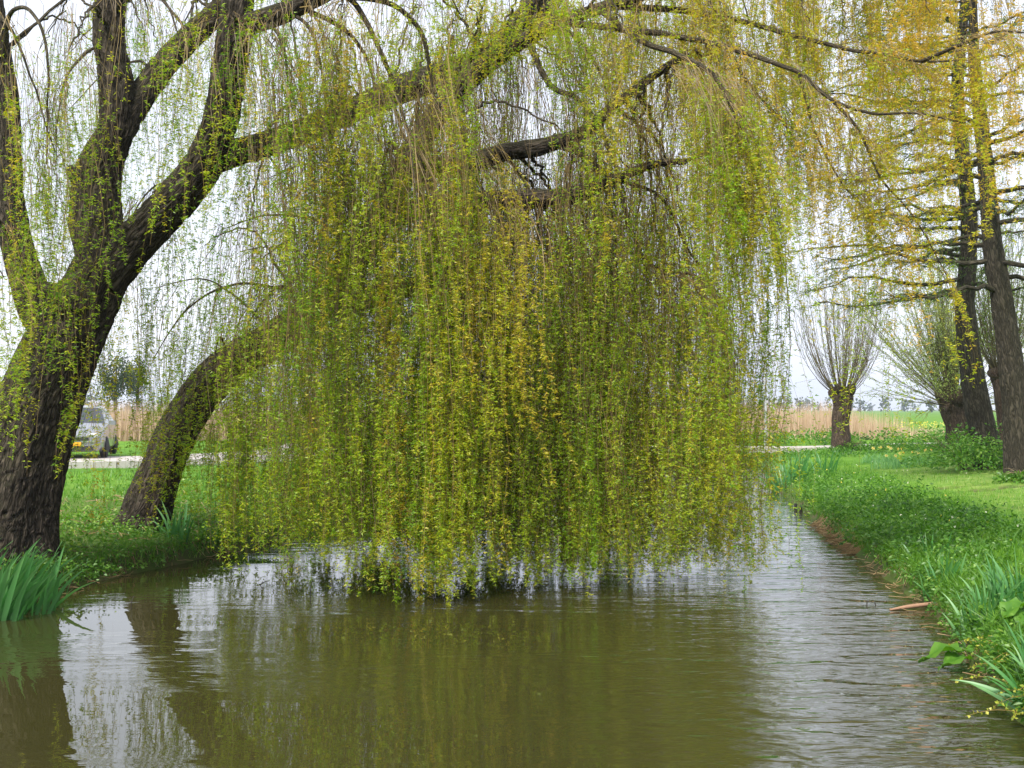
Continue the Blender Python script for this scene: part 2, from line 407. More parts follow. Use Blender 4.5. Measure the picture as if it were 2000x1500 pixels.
# worn tracks on the lawn
RUTS = []
for (px, py, w, ln) in [(1780, 966, .10, 1.9), (1900, 1000, .08, 1.5), (1960, 1040, .09, 1.2), (1830, 945, .09, 2.0), (1850, 985, .09, 2.2), (1800, 1010, .16, .5), (1868, 1034, .12, .45), (1985, 1076, .12, .8), (1745, 972, .1, .8), (1930, 950, .1, 1.4)]:
    q = P(px, py, 1); k = (.55 - HCAM) / (q[2] - HCAM); cx, cyy = q[0] * k, k
    RUTS.append((cx, cyy, w, ln))
def rut(x, y):
    t = np.zeros(np.shape(x))
    for cx, cyy, w, ln in RUTS:
        a = (x - cx) * .97 + (y - cyy) * .25; b = -(x - cx) * .25 + (y - cyy) * .97
        t = np.maximum(t, np.exp(-(a / ln) ** 2 - (b / (w * 1.8)) ** 2) * (.55 + .9 * vnoise(np.stack([x * 3, y * 6, 0 * x], -1), 21)))
    return t
tr = rut(X, Y)
Z = Z - .09 * np.clip(tr, 0, 1)
soil_shade_a = np.clip(soil_shade_a + 1.6 * smooth(.3, .65, tr), 0, 1)
mown = smooth(2.0, 3.4, S) * (X > bankR(Y)) * (Y < 30) * smooth(9, 11, Y)
ny, nx = X.shape
i = np.arange(ny - 1)[:, None] * nx; j = np.arange(nx - 1)[None]
F = np.stack([i + j, i + j + 1, i + nx + j + 1, i + nx + j], -1).reshape(-1, 4)
mb = MB(); mb.add(np.stack([X, Y, Z], -1).reshape(-1, 3), F, soil=soil_shade_a.ravel(), mown=mown.ravel())
tag(mb.build('ground', M_GROUND, smooth_=True), kind='structure')

mb = MB(); wy = np.arange(-12, 42.1, .5); wl, wr = bankL(wy) - .8, bankR(wy) + .8
V = np.concatenate([np.stack([wl, wy, 0 * wy], -1), np.stack([wr, wy, 0 * wy], -1)]); k = np.arange(len(wy) - 1); n = len(wy)
mb.add(V, np.stack([k, k + n, k + n + 1, k + 1], -1)); tag(mb.build('water', M_WATER), kind='structure')

def ribbon(name, pts, width, material, h=.02, thick=.25):
    c = spline(np.array(pts, float), 90); t = nrm(np.gradient(c, axis=0)); nrmal = np.stack([-t[:, 1], t[:, 0]], -1)
    a = c + nrmal * width / 2; b = c - nrmal * width / 2
    za = np.maximum(ground(a[:, 0], a[:, 1]), ground(b[:, 0], b[:, 1])); zc = np.maximum(za, ground(c[:, 0], c[:, 1])) + h
    zc = np.convolve(np.pad(zc, 4, 'edge'), np.ones(9) / 9, 'valid')
    V = np.concatenate([np.column_stack([a, zc]), np.column_stack([b, zc]), np.column_stack([a, zc - thick]), np.column_stack([b, zc - thick])])
    n = len(c); k = np.arange(n - 1)
    mb = MB(); mb.add(V, np.concatenate([np.stack([k, k + n, k + n + 1, k + 1], -1), np.stack([k + 2 * n, k, k + 1, k + 2 * n + 1], -1), np.stack([k + n, k + 3 * n, k + 3 * n + 1, k + n + 1], -1)]))
    return tag(mb.build(name, material), kind='structure'), c, zc
ribbon('path', [(-3.4, 41.6), (0, 42.3), (4, 42.9), (9, 43.3), (16, 42.6), (24, 41.4), (45, 38)], 1.9, M_PATH, .12)
road, rc, rz_ = ribbon('road', [(-75, 31), (-40, 30.4), (-25, 29.6), (-15, 29.2), (-9, 31.5), (-6.4, 37), (-6.6, 45), (-9, 56), (-14, 75)], 5.6, M_ROAD, .03)
# kerb stones along the near side of the road
kb = empty('kerb', (-14, 25.7, .6), 'pale concrete kerb along the road in front of the parked car', 'kerb')
kc = spline(np.array([(-34, 26.4), (-25, 26.1), (-15, 26.1), (-10.5, 27.4), (-7.2, 29.6)]), 32)
kmb = MB(); box(kmb, (0, 0, 0), (.97, .22, .34)); kme = kmb.mesh('kerb_stone', M_KERB)
for a, b in zip(kc[:-1], kc[1:]):
    d = b - a; o = link('kerb_stone', kme, kb)
    mid = (a + b) / 2; zz = float(np.interp(mid[0], rc[::-1][:, 0] if rc[0, 0] > rc[-1, 0] else rc[:60, 0], rz_[:60])) if True else .7
    o.location = (mid[0] + 14, mid[1] - 25.7, zz - .6 - .06); o.rotation_euler = (0, 0, math.atan2(d[1], d[0])); o.scale = (np.linalg.norm(d) / 1.0, 1, 1)

# ------------------------------------------------------------------ willows
def limb(parent, name, pts, rad, sides, rings, bark=.0, seed=0, lump=.0, flute=0., material=None):
    W = np.array([P(*p) for p in pts]); mb = MB()
    C, R = tube(mb, W, rad, sides, rings, bark, seed, lump=lump, flute=flute)
    mb.build(name, material or M_BARK, parent, True)
    return C, R

w1 = empty('weeping_willow', P(15, 1085, 12.8), 'weeping willow with thick furrowed trunk forking beside the iris bank', 'tree')
w2 = empty('weeping_willow', P(285, 1020, 16), 'weeping willow leaning out over the ditch, its long curtain of twigs touching the water', 'tree')

limb(w1, 'trunk', [(-2, 1110, 12.8), (10, 1050, 12.8), (24, 980, 12.8), (52, 870, 12.8), (85, 770, 12.8), (128, 665, 12.8), (180, 570, 12.8), (212, 490, 12.8), (222, 450, 12.8)],
     [.72, .60, .545, .50, .455, .43, .36, .30, .20], 190, 240, .034, 1, .10, .16)
limb(w1, 'limb', [(118, 690, 12.75), (75, 600, 12.7), (38, 500, 12.6), (18, 380, 12.6), (12, 240, 12.6), (-2, 110, 12.6), (-30, -80, 12.6), (-60, -230, 12.6)], [.22, .23, .19, .17, .16, .15, .13, .11], 52, 120, .02, 2, .12)
limb(w1, 'limb', [(150, 610, 12.6), (118, 590, 12.4), (98, 566, 12.3), (92, 556, 12.3)], [.14, .15, .11, .06], 48, 26, .012, 3, .2)
limb(w1, 'limb', [(205, 530, 12.8), (186, 430, 12.8), (192, 340, 12.8), (226, 250, 12.8), (226, 160, 12.8), (213, 60, 12.8), (222, -60, 12.8), (240, -220, 12.8)], [.30, .30, .265, .215, .20, .185, .16, .12], 90, 170, .028, 4, .12)
limb(w1, 'limb', [(190, 385, 12.8), (165, 352, 12.75), (142, 336, 12.7), (132, 332, 12.7)], [.2, .16, .10, .05], 48, 24, .012, 5, .2)
limb(w1, 'limb', [(232, 265, 12.8), (275, 190, 13), (318, 128, 13.2), (370, 75, 13.4), (430, 20, 13.6), (520, -60, 14), (640, -150, 14.4)], [.17, .165, .155, .15, .14, .12, .1], 52, 100, .02, 6, .1)
limb(w1, 'limb', [(205, 545, 12.75), (262, 475, 12.7), (335, 398, 12.6), (398, 318, 12.5), (432, 230, 12.4), (448, 130, 12.3), (462, 40, 12.2), (474, -80, 12.2), (500, -230, 12.2)], [.26, .25, .24, .225, .205, .20, .19, .17, .12], 90, 190, .028, 7, .1)
limb(w1, 'limb', [(395, 330, 12.5), (440, 305, 12.6), (500, 288, 12.8), (570, 264, 13), (640, 235, 13.2), (710, 206, 13.5), (790, 172, 13.9), (880, 145, 14.3), (965, 108, 14.7), (1050, 40, 15), (1120, -60, 15.2)], [.15, .165, .16, .155, .155, .16, .18, .2, .17, .14, .11], 48, 170, .02, 8, .12)
limb(w1, 'limb', [(455, 60, 12.2), (500, 42, 12.1), (560, 22, 12), (625, -8, 11.9), (720, -50, 11.8), (850, -80, 11.6)], [.13, .125, .12, .10, .08, .06], 40, 90, .01, 9, .1)
T2 = [(262, 1060, 16), (283, 1010, 16), (308, 935, 16), (342, 850, 16), (388, 775, 15.9), (450, 712, 15.6), (540, 660, 15.1), (625, 595, 14.5), (690, 505, 13.9), (752, 412, 13.5), (800, 310, 13.4), (868, 205, 13.6), (960, 110, 14.0), (1040, 0, 14.4), (1090, -120, 14.6)]
limb(w2, 'trunk', T2, [.46, .37, .33, .315, .31, .295, .265, .23, .20, .185, .17, .155, .135, .12, .1], 110, 330, .03, 11, .10, .1)
limb(w2, 'limb', [(640, 600, 14.4), (700, 585, 14.1), (780, 567, 13.8), (850, 545, 13.6), (930, 505, 13.5), (1010, 470, 13.5)], [.155, .15, .135, .10, .07, .045], 48, 80, .016, 12, .14)
limb(w2, 'limb', [(745, 425, 13.5), (840, 405, 13.4), (940, 393, 13.2), (1040, 388, 13.0), (1115, 382, 12.9), (1200, 350, 12.8), (1280, 320, 12.7), (1340, 316, 12.6)], [.155, .14, .125, .115, .105, .06, .05, .035], 48, 120, .016, 13, .14)
limb(w2, 'limb', [(800, 325, 13.4), (890, 325, 13.3), (985, 298, 13.2), (1060, 285, 13.1), (1140, 258, 13.0), (1220, 190, 12.9), (1330, 110, 12.8)], [.135, .125, .115, .105, .085, .06, .045], 48, 110, .016, 14, .14)
T15 = [(950, 120, 14), (1060, 60, 13.8), (1160, 20, 13.6), (1290, -20, 13.2), (1450, -60, 12.9), (1650, -90, 12.5), (1850, -110, 12)]
limb(w2, 'limb', T15, [.12, .095, .08, .07, .055, .045, .035], 40, 110, .012, 15, .1)

# boughs: thinner branches that carry the hanging twigs.  (tree, points, r0, r1)
B = {}
def bough(key, tree, pts, r0, r1, sides=9):
    W = spline(np.array([P(*p) for p in pts]), max(18, len(pts) * 6))
    j = np.linspace(0, 1, len(W))[:, None]
    W = W + (fbm(W * 2.3, 2, len(B)) [:, None] - .5) * .05 * np.minimum(1, j * 6) * np.array([1, .6, 1])
    R = np.linspace(r0, r1, len(W)); mb = MB(); tube(mb, W, R, sides, raw=True, seed=len(B))
    mb.build('branch', M_BRANCH, tree, True)
    B[key] = W
bough('F1', w1, [(560, 20, 12), (640, -5, 12), (690, 5, 12), (735, 80, 11.95), (770, 165, 11.9), (795, 250, 11.9), (830, 330, 11.9), (862, 430, 11.95), (880, 520, 12)], .04, .007)
bough('F2', w1, [(650, -10, 12.1), (750, 5, 12), (815, 55, 12), (838, 130, 12), (855, 200, 12), (905, 270, 12.1), (940, 360, 12.1), (985, 450, 12.2)], .035, .006)
bough('F3', w1, [(560, 22, 12), (600, 45, 11.9), (622, 120, 11.9), (640, 230, 11.9), (655, 330, 12)], .025, .005)
bough('F4', w1, [(500, 42, 12.1), (540, 60, 11.9), (560, 130, 11.8), (565, 260, 11.8)], .025, .005)
bough('F5', w1, [(600, 20, 12), (680, 60, 12.2), (720, 130, 12.3), (745, 230, 12.3), (760, 330, 12.4)], .03, .006)
bough('F6', w1, [(880, 140, 14.2), (900, 240, 13.2), (925, 330, 12.8), (960, 400, 12.7), (1000, 480, 12.7)], .03, .006)
bough('G1', w2, [(1030, 78, 13.9), (1075, 165, 13.4), (1125, 190, 13.1), (1162, 232, 12.9), (1185, 290, 12.9), (1200, 400, 13)], .045, .007)
bough('G2', w2, [(1080, 282, 13.1), (1150, 310, 12.9), (1205, 370, 12.8), (1232, 450, 12.8), (1262, 510, 12.8), (1310, 532, 12.9), (1360, 540, 13), (1410, 575, 13.1)], .038, .007)
bough('G3', w2, [(1065, 60, 13.8), (1090, 50, 13.5), (1140, 90, 13.3), (1180, 160, 13.3), (1190, 250, 13.4)], .035, .006)
bough('G4', w2, [(1120, 380, 12.9), (1160, 400, 12.9), (1190, 470, 13), (1200, 560, 13.1)], .025, .006)
bough('G5', w2, [(1330, 318, 12.6), (1385, 300, 12.7), (1425, 330, 12.8), (1440, 400, 12.9)], .025, .006)
bough('G6', w2, [(1200, 350, 12.8), (1290, 385, 13), (1340, 480, 13.2), (1390, 560, 13.4), (1415, 660, 13.5)], .025, .006)
bough('R1', w2, [(1100, 44, 13.7), (1230, 58, 13.4), (1310, 68, 13), (1400, 86, 12.6), (1480, 112, 12.2), (1560, 142, 12), (1622, 192, 11.8), (1700, 222, 11.6), (1790, 224, 11.5), (1880, 240, 11.4)], .045, .008)
bough('R2', w2, [(1190, 11, 13.5), (1330, 20, 13.3), (1430, 38, 13), (1530, 64, 12.6), (1640, 92, 12.3), (1720, 104, 12), (1800, 120, 11.8), (1890, 118, 11.6)], .045, .008)
bough('R3', w2, [(1170, 18, 13.6), (1250, 78, 12.8), (1320, 105, 12.2), (1390, 142, 11.7), (1430, 210, 11.5), (1462, 300, 11.5), (1490, 400, 11.5), (1530, 520, 11.6)], .04, .007)
bough('R4', w2, [(1622, 192, 11.8), (1680, 260, 11.7), (1715, 340, 11.6), (1790, 430, 11.6), (1850, 540, 11.6)], .02, .005)
bough('R5', w2, [(1800, 120, 11.8), (1870, 90, 11.3), (1950, 60, 10.8), (2040, 70, 10.4)], .025, .006)
bough('R6', w2, [(1560, 142, 12), (1590, 250, 12), (1640, 350, 12), (1700, 420, 12)], .018, .005)
bough('R7', w2, [(1420, 90, 12.6), (1460, 160, 12.6), (1530, 240, 12.7), (1580, 330, 12.8)], .022, .005)
bough('L1', w1, [(5, 130, 12.6), (20, 30, 12.2), (60, 18, 11.8), (90, 80, 11.6), (94, 180, 11.5), (92, 320, 11.5)], .03, .006)
bough('L2', w1, [(0, 120, 12.6), (-30, 20, 11.6), (10, 40, 11.2), (45, 100, 11.2), (75, 190, 11.2), (105, 300, 11.3)], .025, .006)
bough('L3', w1, [(215, 80, 12.8), (160, 110, 12.4), (120, 180, 12), (110, 330, 11.8)], .022, .005)
bough('L4', w1, [(225, 20, 12.8), (280, -20, 12.2), (330, 10, 11.8), (350, 90, 11.6)], .025, .006)
bough('L5', w1, [(20, 480, 12.6), (0, 430, 12), (-30, 470, 11.5), (10, 540, 11.3)], .02, .005)
bough('L6', w1, [(300, 150, 13.1), (280, 120, 13.6), (240, 125, 14), (200, 145, 14.3), (120, 230, 14.6)], .022, .005)
bough('L7', w1, [(335, 400, 12.6), (320, 360, 13.2), (285, 380, 13.8), (245, 450, 14.1)], .022, .005)
bough('L8', w1, [(262, 475, 12.6), (240, 440, 12.4), (215, 450, 12.4), (185, 520, 12.5)], .02, .005)
bough('M1', w2, [(625, 592, 14.5), (540, 560, 15.2), (440, 560, 15.8), (360, 610, 16.2), (300, 700, 16.4)], .03, .006)
bough('M2', w2, [(540, 655, 15.1), (470, 590, 15.6), (400, 545, 16.2), (310, 560, 16.6)], .025, .006)
bough('M3', w2, [(690, 500, 13.9), (620, 430, 14.6), (520, 420, 15.4), (430, 450, 16.2)], .03, .006)
bough('M4', w2, [(755, 410, 13.5), (680, 330, 14.6), (600, 320, 15.4), (520, 350, 16.2)], .03, .006)
bough('M5', w2, [(450, 712, 15.6), (430, 660, 15.1), (420, 690, 14.8), (425, 760, 14.6)], .02, .005)
bough('M6', w2, [(600, 615, 14.7), (560, 560, 14.6), (520, 580, 14.5), (480, 650, 14.5), (470, 740, 14.6)], .022, .005)
bough('S1', w2, [(1070, 388, 13), (1090, 375, 12.8), (1092, 410, 12.8), (1085, 470, 12.9)], .025, .006)
bough('S2', w2, [(1000, 390, 13.1), (1030, 385, 13.3), (1050, 420, 13.5), (1050, 490, 13.6)], .025, .006)
# procedural boughs that fill the crown
pr = np.random.default_rng(21)
def at(path, x):
    q = np.array(path, float); return (x, float(np.interp(x, q[:, 0], q[:, 1])), float(np.interp(x, q[:, 0], q[:, 2])))
TC = [(440, 305, 12.6), (500, 288, 12.8), (570, 264, 13), (640, 235, 13.2), (710, 206, 13.5), (790, 172, 13.9), (880, 145, 14.3), (965, 108, 14.7), (1050, 40, 15)]
T9 = [(455, 60, 12.2), (500, 42, 12.1), (560, 22, 12), (625, -8, 11.9), (720, -50, 11.8), (850, -80, 11.6)]
def auto(key, tree, start, end, r0=.026):
    s, e = P(*start), P(*end); L = np.linalg.norm(e - s); mid = (s + e) / 2 + np.array([0, 0, .22 * L]); q = s * .72 + e * .28 + np.array([0, 0, .14 * L])
    q2 = s * .22 + e * .78 + np.array([0, 0, .12 * L])
    W = spline(np.array([s, q, mid, q2, e]), 26); W[1:] += pr.normal(0, .018, (25, 3)); R = np.linspace(r0, .005, 26); mb = MB(); tube(mb, W, R, 7, raw=True, seed=len(B))
    mb.build('branch', M_BRANCH, tree, True); B[key] = W
U = pr.uniform
for k in range(16):   # from the big limb of the forked willow
    s = at(TC, 470 + k * 38); auto(f'a{k}', w1, s, (s[0] + U(-120, 160), s[1] + U(-60, 190), s[2] + pr.choice([-1.2, -.8, 1.2, 1.8])))
for k in range(26):   # from the leaning willow
    s = at(T2, 600 + k * 17); auto(f'b{k}', w2, s, (s[0] + U(-220, 330), s[1] + U(-150, 160), s[2] + pr.choice([-.5, 1.0, 2.0, 3.2])))
for k in range(22):   # from its right hand limbs
    x = 980 + k * 20; s = (x, np.interp(x, [980, 1120, 1340, 1450], [298, 262, 105, 60]), np.interp(x, [980, 1340, 1450], [13.2, 12.8, 12.8]))
    auto(f'c{k}', w2, s, (min(x + U(-60, 190), 1425 + U(-40, 20)), s[1] + U(60, 400), s[2] + pr.choice([-.3, .8, 1.5, 2.2])))
for k in range(14):   # high right
    s = at(T15, 1250 + k * 46); auto(f'd{k}', w2, s, (s[0] + U(-60, 160), s[1] + U(20, 170), s[2] + pr.choice([-1.2, -.6, 1.2, 2.2])), .02)
for k in range(12):   # high right, far side
    s = at(T15, 1180 + k * 56); auto(f'q{k}', w2, s, (s[0] + U(0, 160), s[1] + U(40, 220), s[2] + U(1.2, 3.4)), .02)
for k in range(12):   # outer twigs of the forked willow
    s = [(222, 30, 12.8), (213, 60, 12.8), (430, 20, 13.6), (455, 60, 12.3), (470, -60, 12.2), (-20, -50, 12.6)][k % 6]
    auto(f'e{k}', w1, s, (s[0] + U(-130, 130), s[1] + U(-40, 60), s[2] + pr.choice([-1.5, -1, 1.5, 2.2])), .02)
for k in range(16):   # high front crown, hiding the limbs
    x = 470 + k * 56; s = at(T9, x) if x < 900 else at(T15, x)
    auto(f'h{k}', w1 if x < 900 else w2, s, (x + U(-70, 130), U(-40, 120), 12.2 + .05 * k - U(.0, 1.2)), .02)
for k in range(10):   # thin veil behind the forked willow
    s = [(213, 60, 12.8), (430, 20, 13.6), (370, 75, 13.4), (-5, 110, 12.6), (462, 40, 12.2)][k % 5]
    auto(f'p{k}', w1, s, (60 + k * 50 + U(-30, 30), U(-20, 160), s[2] + U(2, 3.4)), .02)
for k in range(14):   # second high row
    x = 600 + k * 56; s = at(TC, x) if x < 960 else at(T15, x)
    auto(f'n{k}', w1 if x < 960 else w2, s, (x + U(-110, 130), U(-60, 110), s[2] + U(-.6, 1.8)), .02)
for k in range(12):   # far side of the crown
    s = at(T2, 700 + k * 28); auto(f'k{k}', w2, s, (540 + k * 72 + U(-60, 60), s[1] + U(-100, 100), 17 + U(-.6, 1.2)), .025)
for k in range(8):
    x = 985 + k * 18; auto(f'm{k}', w2, (x, 390, 13.1), (x + U(-50, 60), U(400, 520), U(12.9, 14.6)), .022)

# --- hanging twigs
SR = np.random.default_rng(99)
FOL = {1: (MB(), MB()), 2: (MB(), MB())}      # (leaves, twigs) of each willow
NSTR = [0, 0]
def hang(tree, key, n, t=(.15, 1.0), end=None, L=None, tint=.45, tsd=.12, dens=26, side=.12, wob=.075, lean=0., leafy=1.0, cl=7, bare=.12, sub=3.0, ln=(.032, .066), thick=1.0, lowest=0.):
    """n hanging twigs from bough `key`; end=(z0,z1) height of the tips, or L=(l0,l1) length"""
    W = B[key]; r = SR; lv, tw = FOL[tree]; n = max(2, int(n * 1.07)); lean = lean + r.normal(0, .035)
    ncl = max(1, int(math.ceil(n / cl))); tc_ = r.uniform(t[0], t[1], ncl); ci = r.integers(0, ncl, n)
    u = np.clip(tc_[ci] + r.normal(0, .016, n), 0, 1); coff = r.normal(0, 1, (ncl, 3)) * np.array([side * 1.1, side * 1.5, .03])
    p0, tg = interp(W[None], np.zeros(n, int), u)
    p0 = p0 + coff[ci] * np.minimum(1, u * 3)[:, None] + r.normal(0, 1, (n, 3)) * np.array([side * .42, side * .42, .02])
    if L is not None: Ln = r.uniform(L[0], L[1], n)
    else: Ln = np.maximum(.25, p0[:, 2] - (end[0] + (end[1] - end[0]) * r.beta(1.0, 2.2, n)))
    M = 22; s = np.linspace(0, 1, M)[None, :]; arc = s * Ln[:, None]
    a = r.uniform(.10, .45, n)[:, None]; e = a * (1 - np.exp(-arc / a))
    d0 = tg * np.array([1, 1, .5]) + r.normal(0, .45, (n, 3)) * np.array([1, 1, .3]); d0 = nrm(d0)
    Q = p0[:, None] + d0[:, None] * e[..., None]
    Q[..., 2] -= (arc - e)
    ph = r.uniform(0, 6.28, (ncl, 2, 2)); fq = r.uniform(.4, 1.1, (ncl, 2, 2))
    amp = wob * np.minimum(1, arc / 1.2)
    for ax in (0, 1):
        for q in (0, 1): Q[..., ax] += amp * (1.8 / (1 + q)) * np.sin(ph[ci, ax, q][:, None] + arc * fq[ci, ax, q][:, None] * (1.2 + 1.6 * q))
    ph = r.uniform(0, 6.28, (n, 2, 2)); fq = r.uniform(1.2, 4.5, (n, 2, 2))
    for ax in (0, 1):
        for q in (0, 1): Q[..., ax] += amp * .34 / (1 + 1.2 * q) * np.sin(ph[:, ax, q][:, None] + arc * fq[:, ax, q][:, None] * (1 + q))
    cs = r.normal(0, .21, (ncl, 2)); Q[..., :2] += (cs[ci] * .6)[:, None] * (arc[..., None] / 3)
    Q[..., 0] += lean * arc
    low = ground(Q[..., 0], Q[..., 1]); Q[..., 2] = np.maximum(Q[..., 2], np.maximum(low, 0) + .015)
    st = np.clip(tint + r.normal(0, tsd, ncl)[ci] + r.normal(0, .06, n), 0, 1)
    R0 = thick * r.uniform(.0018, .0036, n) * np.where(r.random(n) < .12, 1.7, 1)
    RR = R0[:, None] * (1 - .72 * s)
    tubes(tw, Q[:, ::3], RR[:, ::3], 3, tint=np.clip(.35 + .5 * (st - .3) + r.normal(0, .2, n), 0, 1))
    NSTR[0] += n
    # side sprigs
    isbare = r.random(n) < bare
    ns = (r.poisson(sub * np.clip(Ln / 3, .2, 2)) * ~isbare).astype(int); si = np.repeat(np.arange(n), ns); m = len(si)
    u0 = lowest + (1 - lowest) * r.uniform(.03, .28, n); fac = np.where(isbare, .18, r.uniform(.6, 1.25, n)) * leafy
    sets = [(Q, Ln, np.arange(n), dens * fac, u0)]
    if m:
        b, tg2 = interp(Q, si, r.uniform(max(.2, lowest), .97, m)); l2 = r.uniform(.12, .55, m)
        a2 = np.linspace(0, 1, 6)[None] * l2[:, None]; aa = r.uniform(.06, .2, m)[:, None]; e2 = aa * (1 - np.exp(-a2 / aa))
        az = r.uniform(0, 2 * pi, m); dd = np.stack([np.cos(az), np.sin(az), r.uniform(-.6, .3, m)], -1)
        Q2 = b[:, None] + dd[:, None] * e2[..., None]; Q2[..., 2] -= (a2 - e2)
        low = ground(Q2[..., 0], Q2[..., 1]); Q2[..., 2] = np.maximum(Q2[..., 2], np.maximum(low, 0) + .012)
        tubes(tw, Q2[:, [0, 2, 5]], np.repeat(np.linspace(.0016, .0008, 3)[None], m, 0), 3, tint=np.clip(.5 + r.normal(0, .2, m), 0, 1))
        sets.append((Q2, l2, si, 1.5 * dens * fac[si], np.full(m, .05)))
    for QQ, LL, idx, d_, u_ in sets:
        cnt = r.poisson(LL * d_ / 1.6); k = np.repeat(np.arange(len(LL)), cnt); nk = len(k)
        if nk == 0: continue
        uu = u_[k] + (1 - u_[k]) * r.random(nk) ** .68; bp, tt = interp(QQ, k, uu)
        for rep in range(3):
            az = r.uniform(0, 2 * pi, nk); rad = np.stack([np.cos(az), np.sin(az), r.uniform(-.45, .65, nk)], -1)
            dr = tt * r.uniform(.0, .65, nk)[:, None] + rad * r.uniform(.6, 1.0, nk)[:, None]
            lnn = r.uniform(ln[0], ln[1], nk) * (1 - .2 * uu)
            needles(lv, bp + r.normal(0, .006, (nk, 3)), dr, lnn, lnn * r.uniform(.24, .34, nk), np.clip(st[idx[k]] + r.normal(0, .09, nk), 0, 1), r=r)
            NSTR[1] += nk

# near bright curtain
hang(1, 'F1', 130, (.45, 1), (.01, .30), tint=.58, dens=35, wob=.05, side=.10, leafy=1.2, lean=.015)
hang(1, 'F1', 60, (.2, .75), L=(2.2, 5.2), tint=.52, dens=26, bare=.3)
hang(1, 'F2', 100, (.35, 1), L=(1.6, 3.6), tint=.62, dens=33, lean=.09)
hang(1, 'F2', 60, (.3, 1), (.05, 1.4), tint=.52, dens=26)
hang(1, 'F3', 60, (.25, 1), (.35, 1.6), tint=.46, dens=24, bare=.25)
hang(1, 'F4', 42, (.25, 1), (.4, 2.4), tint=.42, dens=20, bare=.3)
hang(1, 'F5', 80, (.25, 1), (.02, .6), tint=.50, dens=27, bare=.2)
hang(1, 'F6', 66, (.3, 1), (.02, .4), tint=.54, dens=28)
for k in range(16):
    hang(1, f'a{k}', 27, (.25, 1), (.02, .9), tint=.43, dens=23, bare=.22)
for k in range(26):
    hang(2, f'b{k}', 18, (.2, 1), (.01, .5), tint=.36, dens=22, bare=.2, sub=2.4)
for k in range(22):
    hang(2, f'c{k}', 30, (.2, 1), (.01, .3), tint=.40 + .008 * k, dens=24, bare=.22)
for g, n, ti in (('G1', 66, .42), ('G2', 92, .48), ('G3', 56, .48), ('G4', 56, .38), ('G5', 56, .56), ('G6', 72, .5)):
    hang(2, g, n, (.25, 1), (.01, .4), tint=ti, dens=25, bare=.22)
# right edge drape and the ochre crown to the right
hang(2, 'R3', 120, (.35, .62), L=(1.2, 2.7), tint=.61, dens=33, lean=.05)
hang(2, 'R3', 66, (.58, .85), L=(.6, 1.7), tint=.65, dens=33, lean=.08)
hang(2, 'R3', 36, (.78, 1), L=(.3, .8), tint=.63, dens=32, lean=.05)
hang(2, 'R3', 44, (.34, .52), (.6, 2.2), tint=.58, dens=26, lean=0)
hang(2, 'R3', 11, (.86, 1), (.25, 1.2), tint=.5, dens=22, side=.06, cl=4)
hang(2, 'R6', 6, (.9, 1), L=(2.2, 3.2), tint=.5, dens=26, side=.03, cl=5)
hang(2, 'R6', 5, (.6, .7), L=(2.0, 3.2), tint=.5, dens=26, side=.03, cl=4)
hang(2, 'R1', 190, (.2, 1), L=(.3, 2.6), tint=.72, dens=24)
hang(2, 'R2', 170, (.2, 1), L=(.3, 2.2), tint=.78, dens=24)
hang(2, 'R4', 95, (.2, 1), L=(.3, 1.5), tint=.78, dens=26, lean=.04)
hang(2, 'R5', 90, (.2, 1), L=(.5, 2.4), tint=.86, dens=27)
hang(2, 'R6', 76, (.2, 1), L=(.4, 1.7), tint=.74, dens=23)
hang(2, 'R7', 90, (.2, 1), L=(.5, 2.0), tint=.62, dens=24)
for k in range(14): hang(2, f'd{k}', 46, (.1, 1), L=(.5, 2.8), tint=.63 + .018 * k, dens=26)
for k in range(12): hang(2, f'q{k}', 36, (.1, 1), L=(.5, 2.6), tint=.56 + .024 * k, dens=25)
for k in range(16): hang(1 if 470 + k * 56 < 900 else 2, f'h{k}', 38, (.1, 1), L=(.4, 1.5) if 7 <= k <= 11 else (.9, 4.0), tint=.48 + .012 * k, dens=25, bare=.18)
for k in range(14): hang(1 if 600 + k * 56 < 960 else 2, f'n{k}', 34, (.1, 1), L=(.4, 1.7), tint=.46 + .014 * k, dens=26)
for k in range(12): hang(2, f'k{k}', 17, (.2, 1), (.02, .6), tint=.3, dens=21, bare=.2, sub=2)
for k in range(12): hang(2, f'k{k}', 25, (.15, 1), (.005, .12), tint=.34, dens=30, bare=0, sub=3, lowest=.62, ln=(.045, .08))
for k in range(0, 26, 2): hang(2, f'b{k}', 9, (.3, 1), (.005, .10), tint=.38, dens=30, bare=0, sub=3, lowest=.66, ln=(.04, .075))
for k in range(8): hang(2, f'm{k}', 18, (.2, 1), (.01, .25), tint=.44, dens=25, bare=.25)
for k in range(10): hang(1, f'p{k}', 15, (.3, 1), L=(1.5, 4.6), tint=.36, dens=22, bare=.2)
hang(2, 'S1', 46, (.3, 1), (.01, .3), tint=.46, dens=26)
hang(2, 'S2', 42, (.3, 1), (.01, .3), tint=.44, dens=26)
hang(2, 'M5', 40, (.2, 1), (.6, 1.1), tint=.44, dens=26)
hang(2, 'M6', 64, (.2, 1), (.2, .8), tint=.46, dens=26)
for g, n, e0 in (('m2', 14, .1), ('m5', 12, .2), ('F4', 12, 1.0), ('F3', 12, .8), ('G4', 12, .3), ('G2', 8, .2), ('F5', 10, .5), ('b9', 10, .3), ('c6', 12, .3), ('c12', 10, .2)):
    hang(1 if g[0] == 'F' else 2, g, n, (.3, .95), (e0, e0 + 1.2), tint=.4, dens=9, bare=.6, sub=1.5, thick=2.3, cl=8, side=.05)
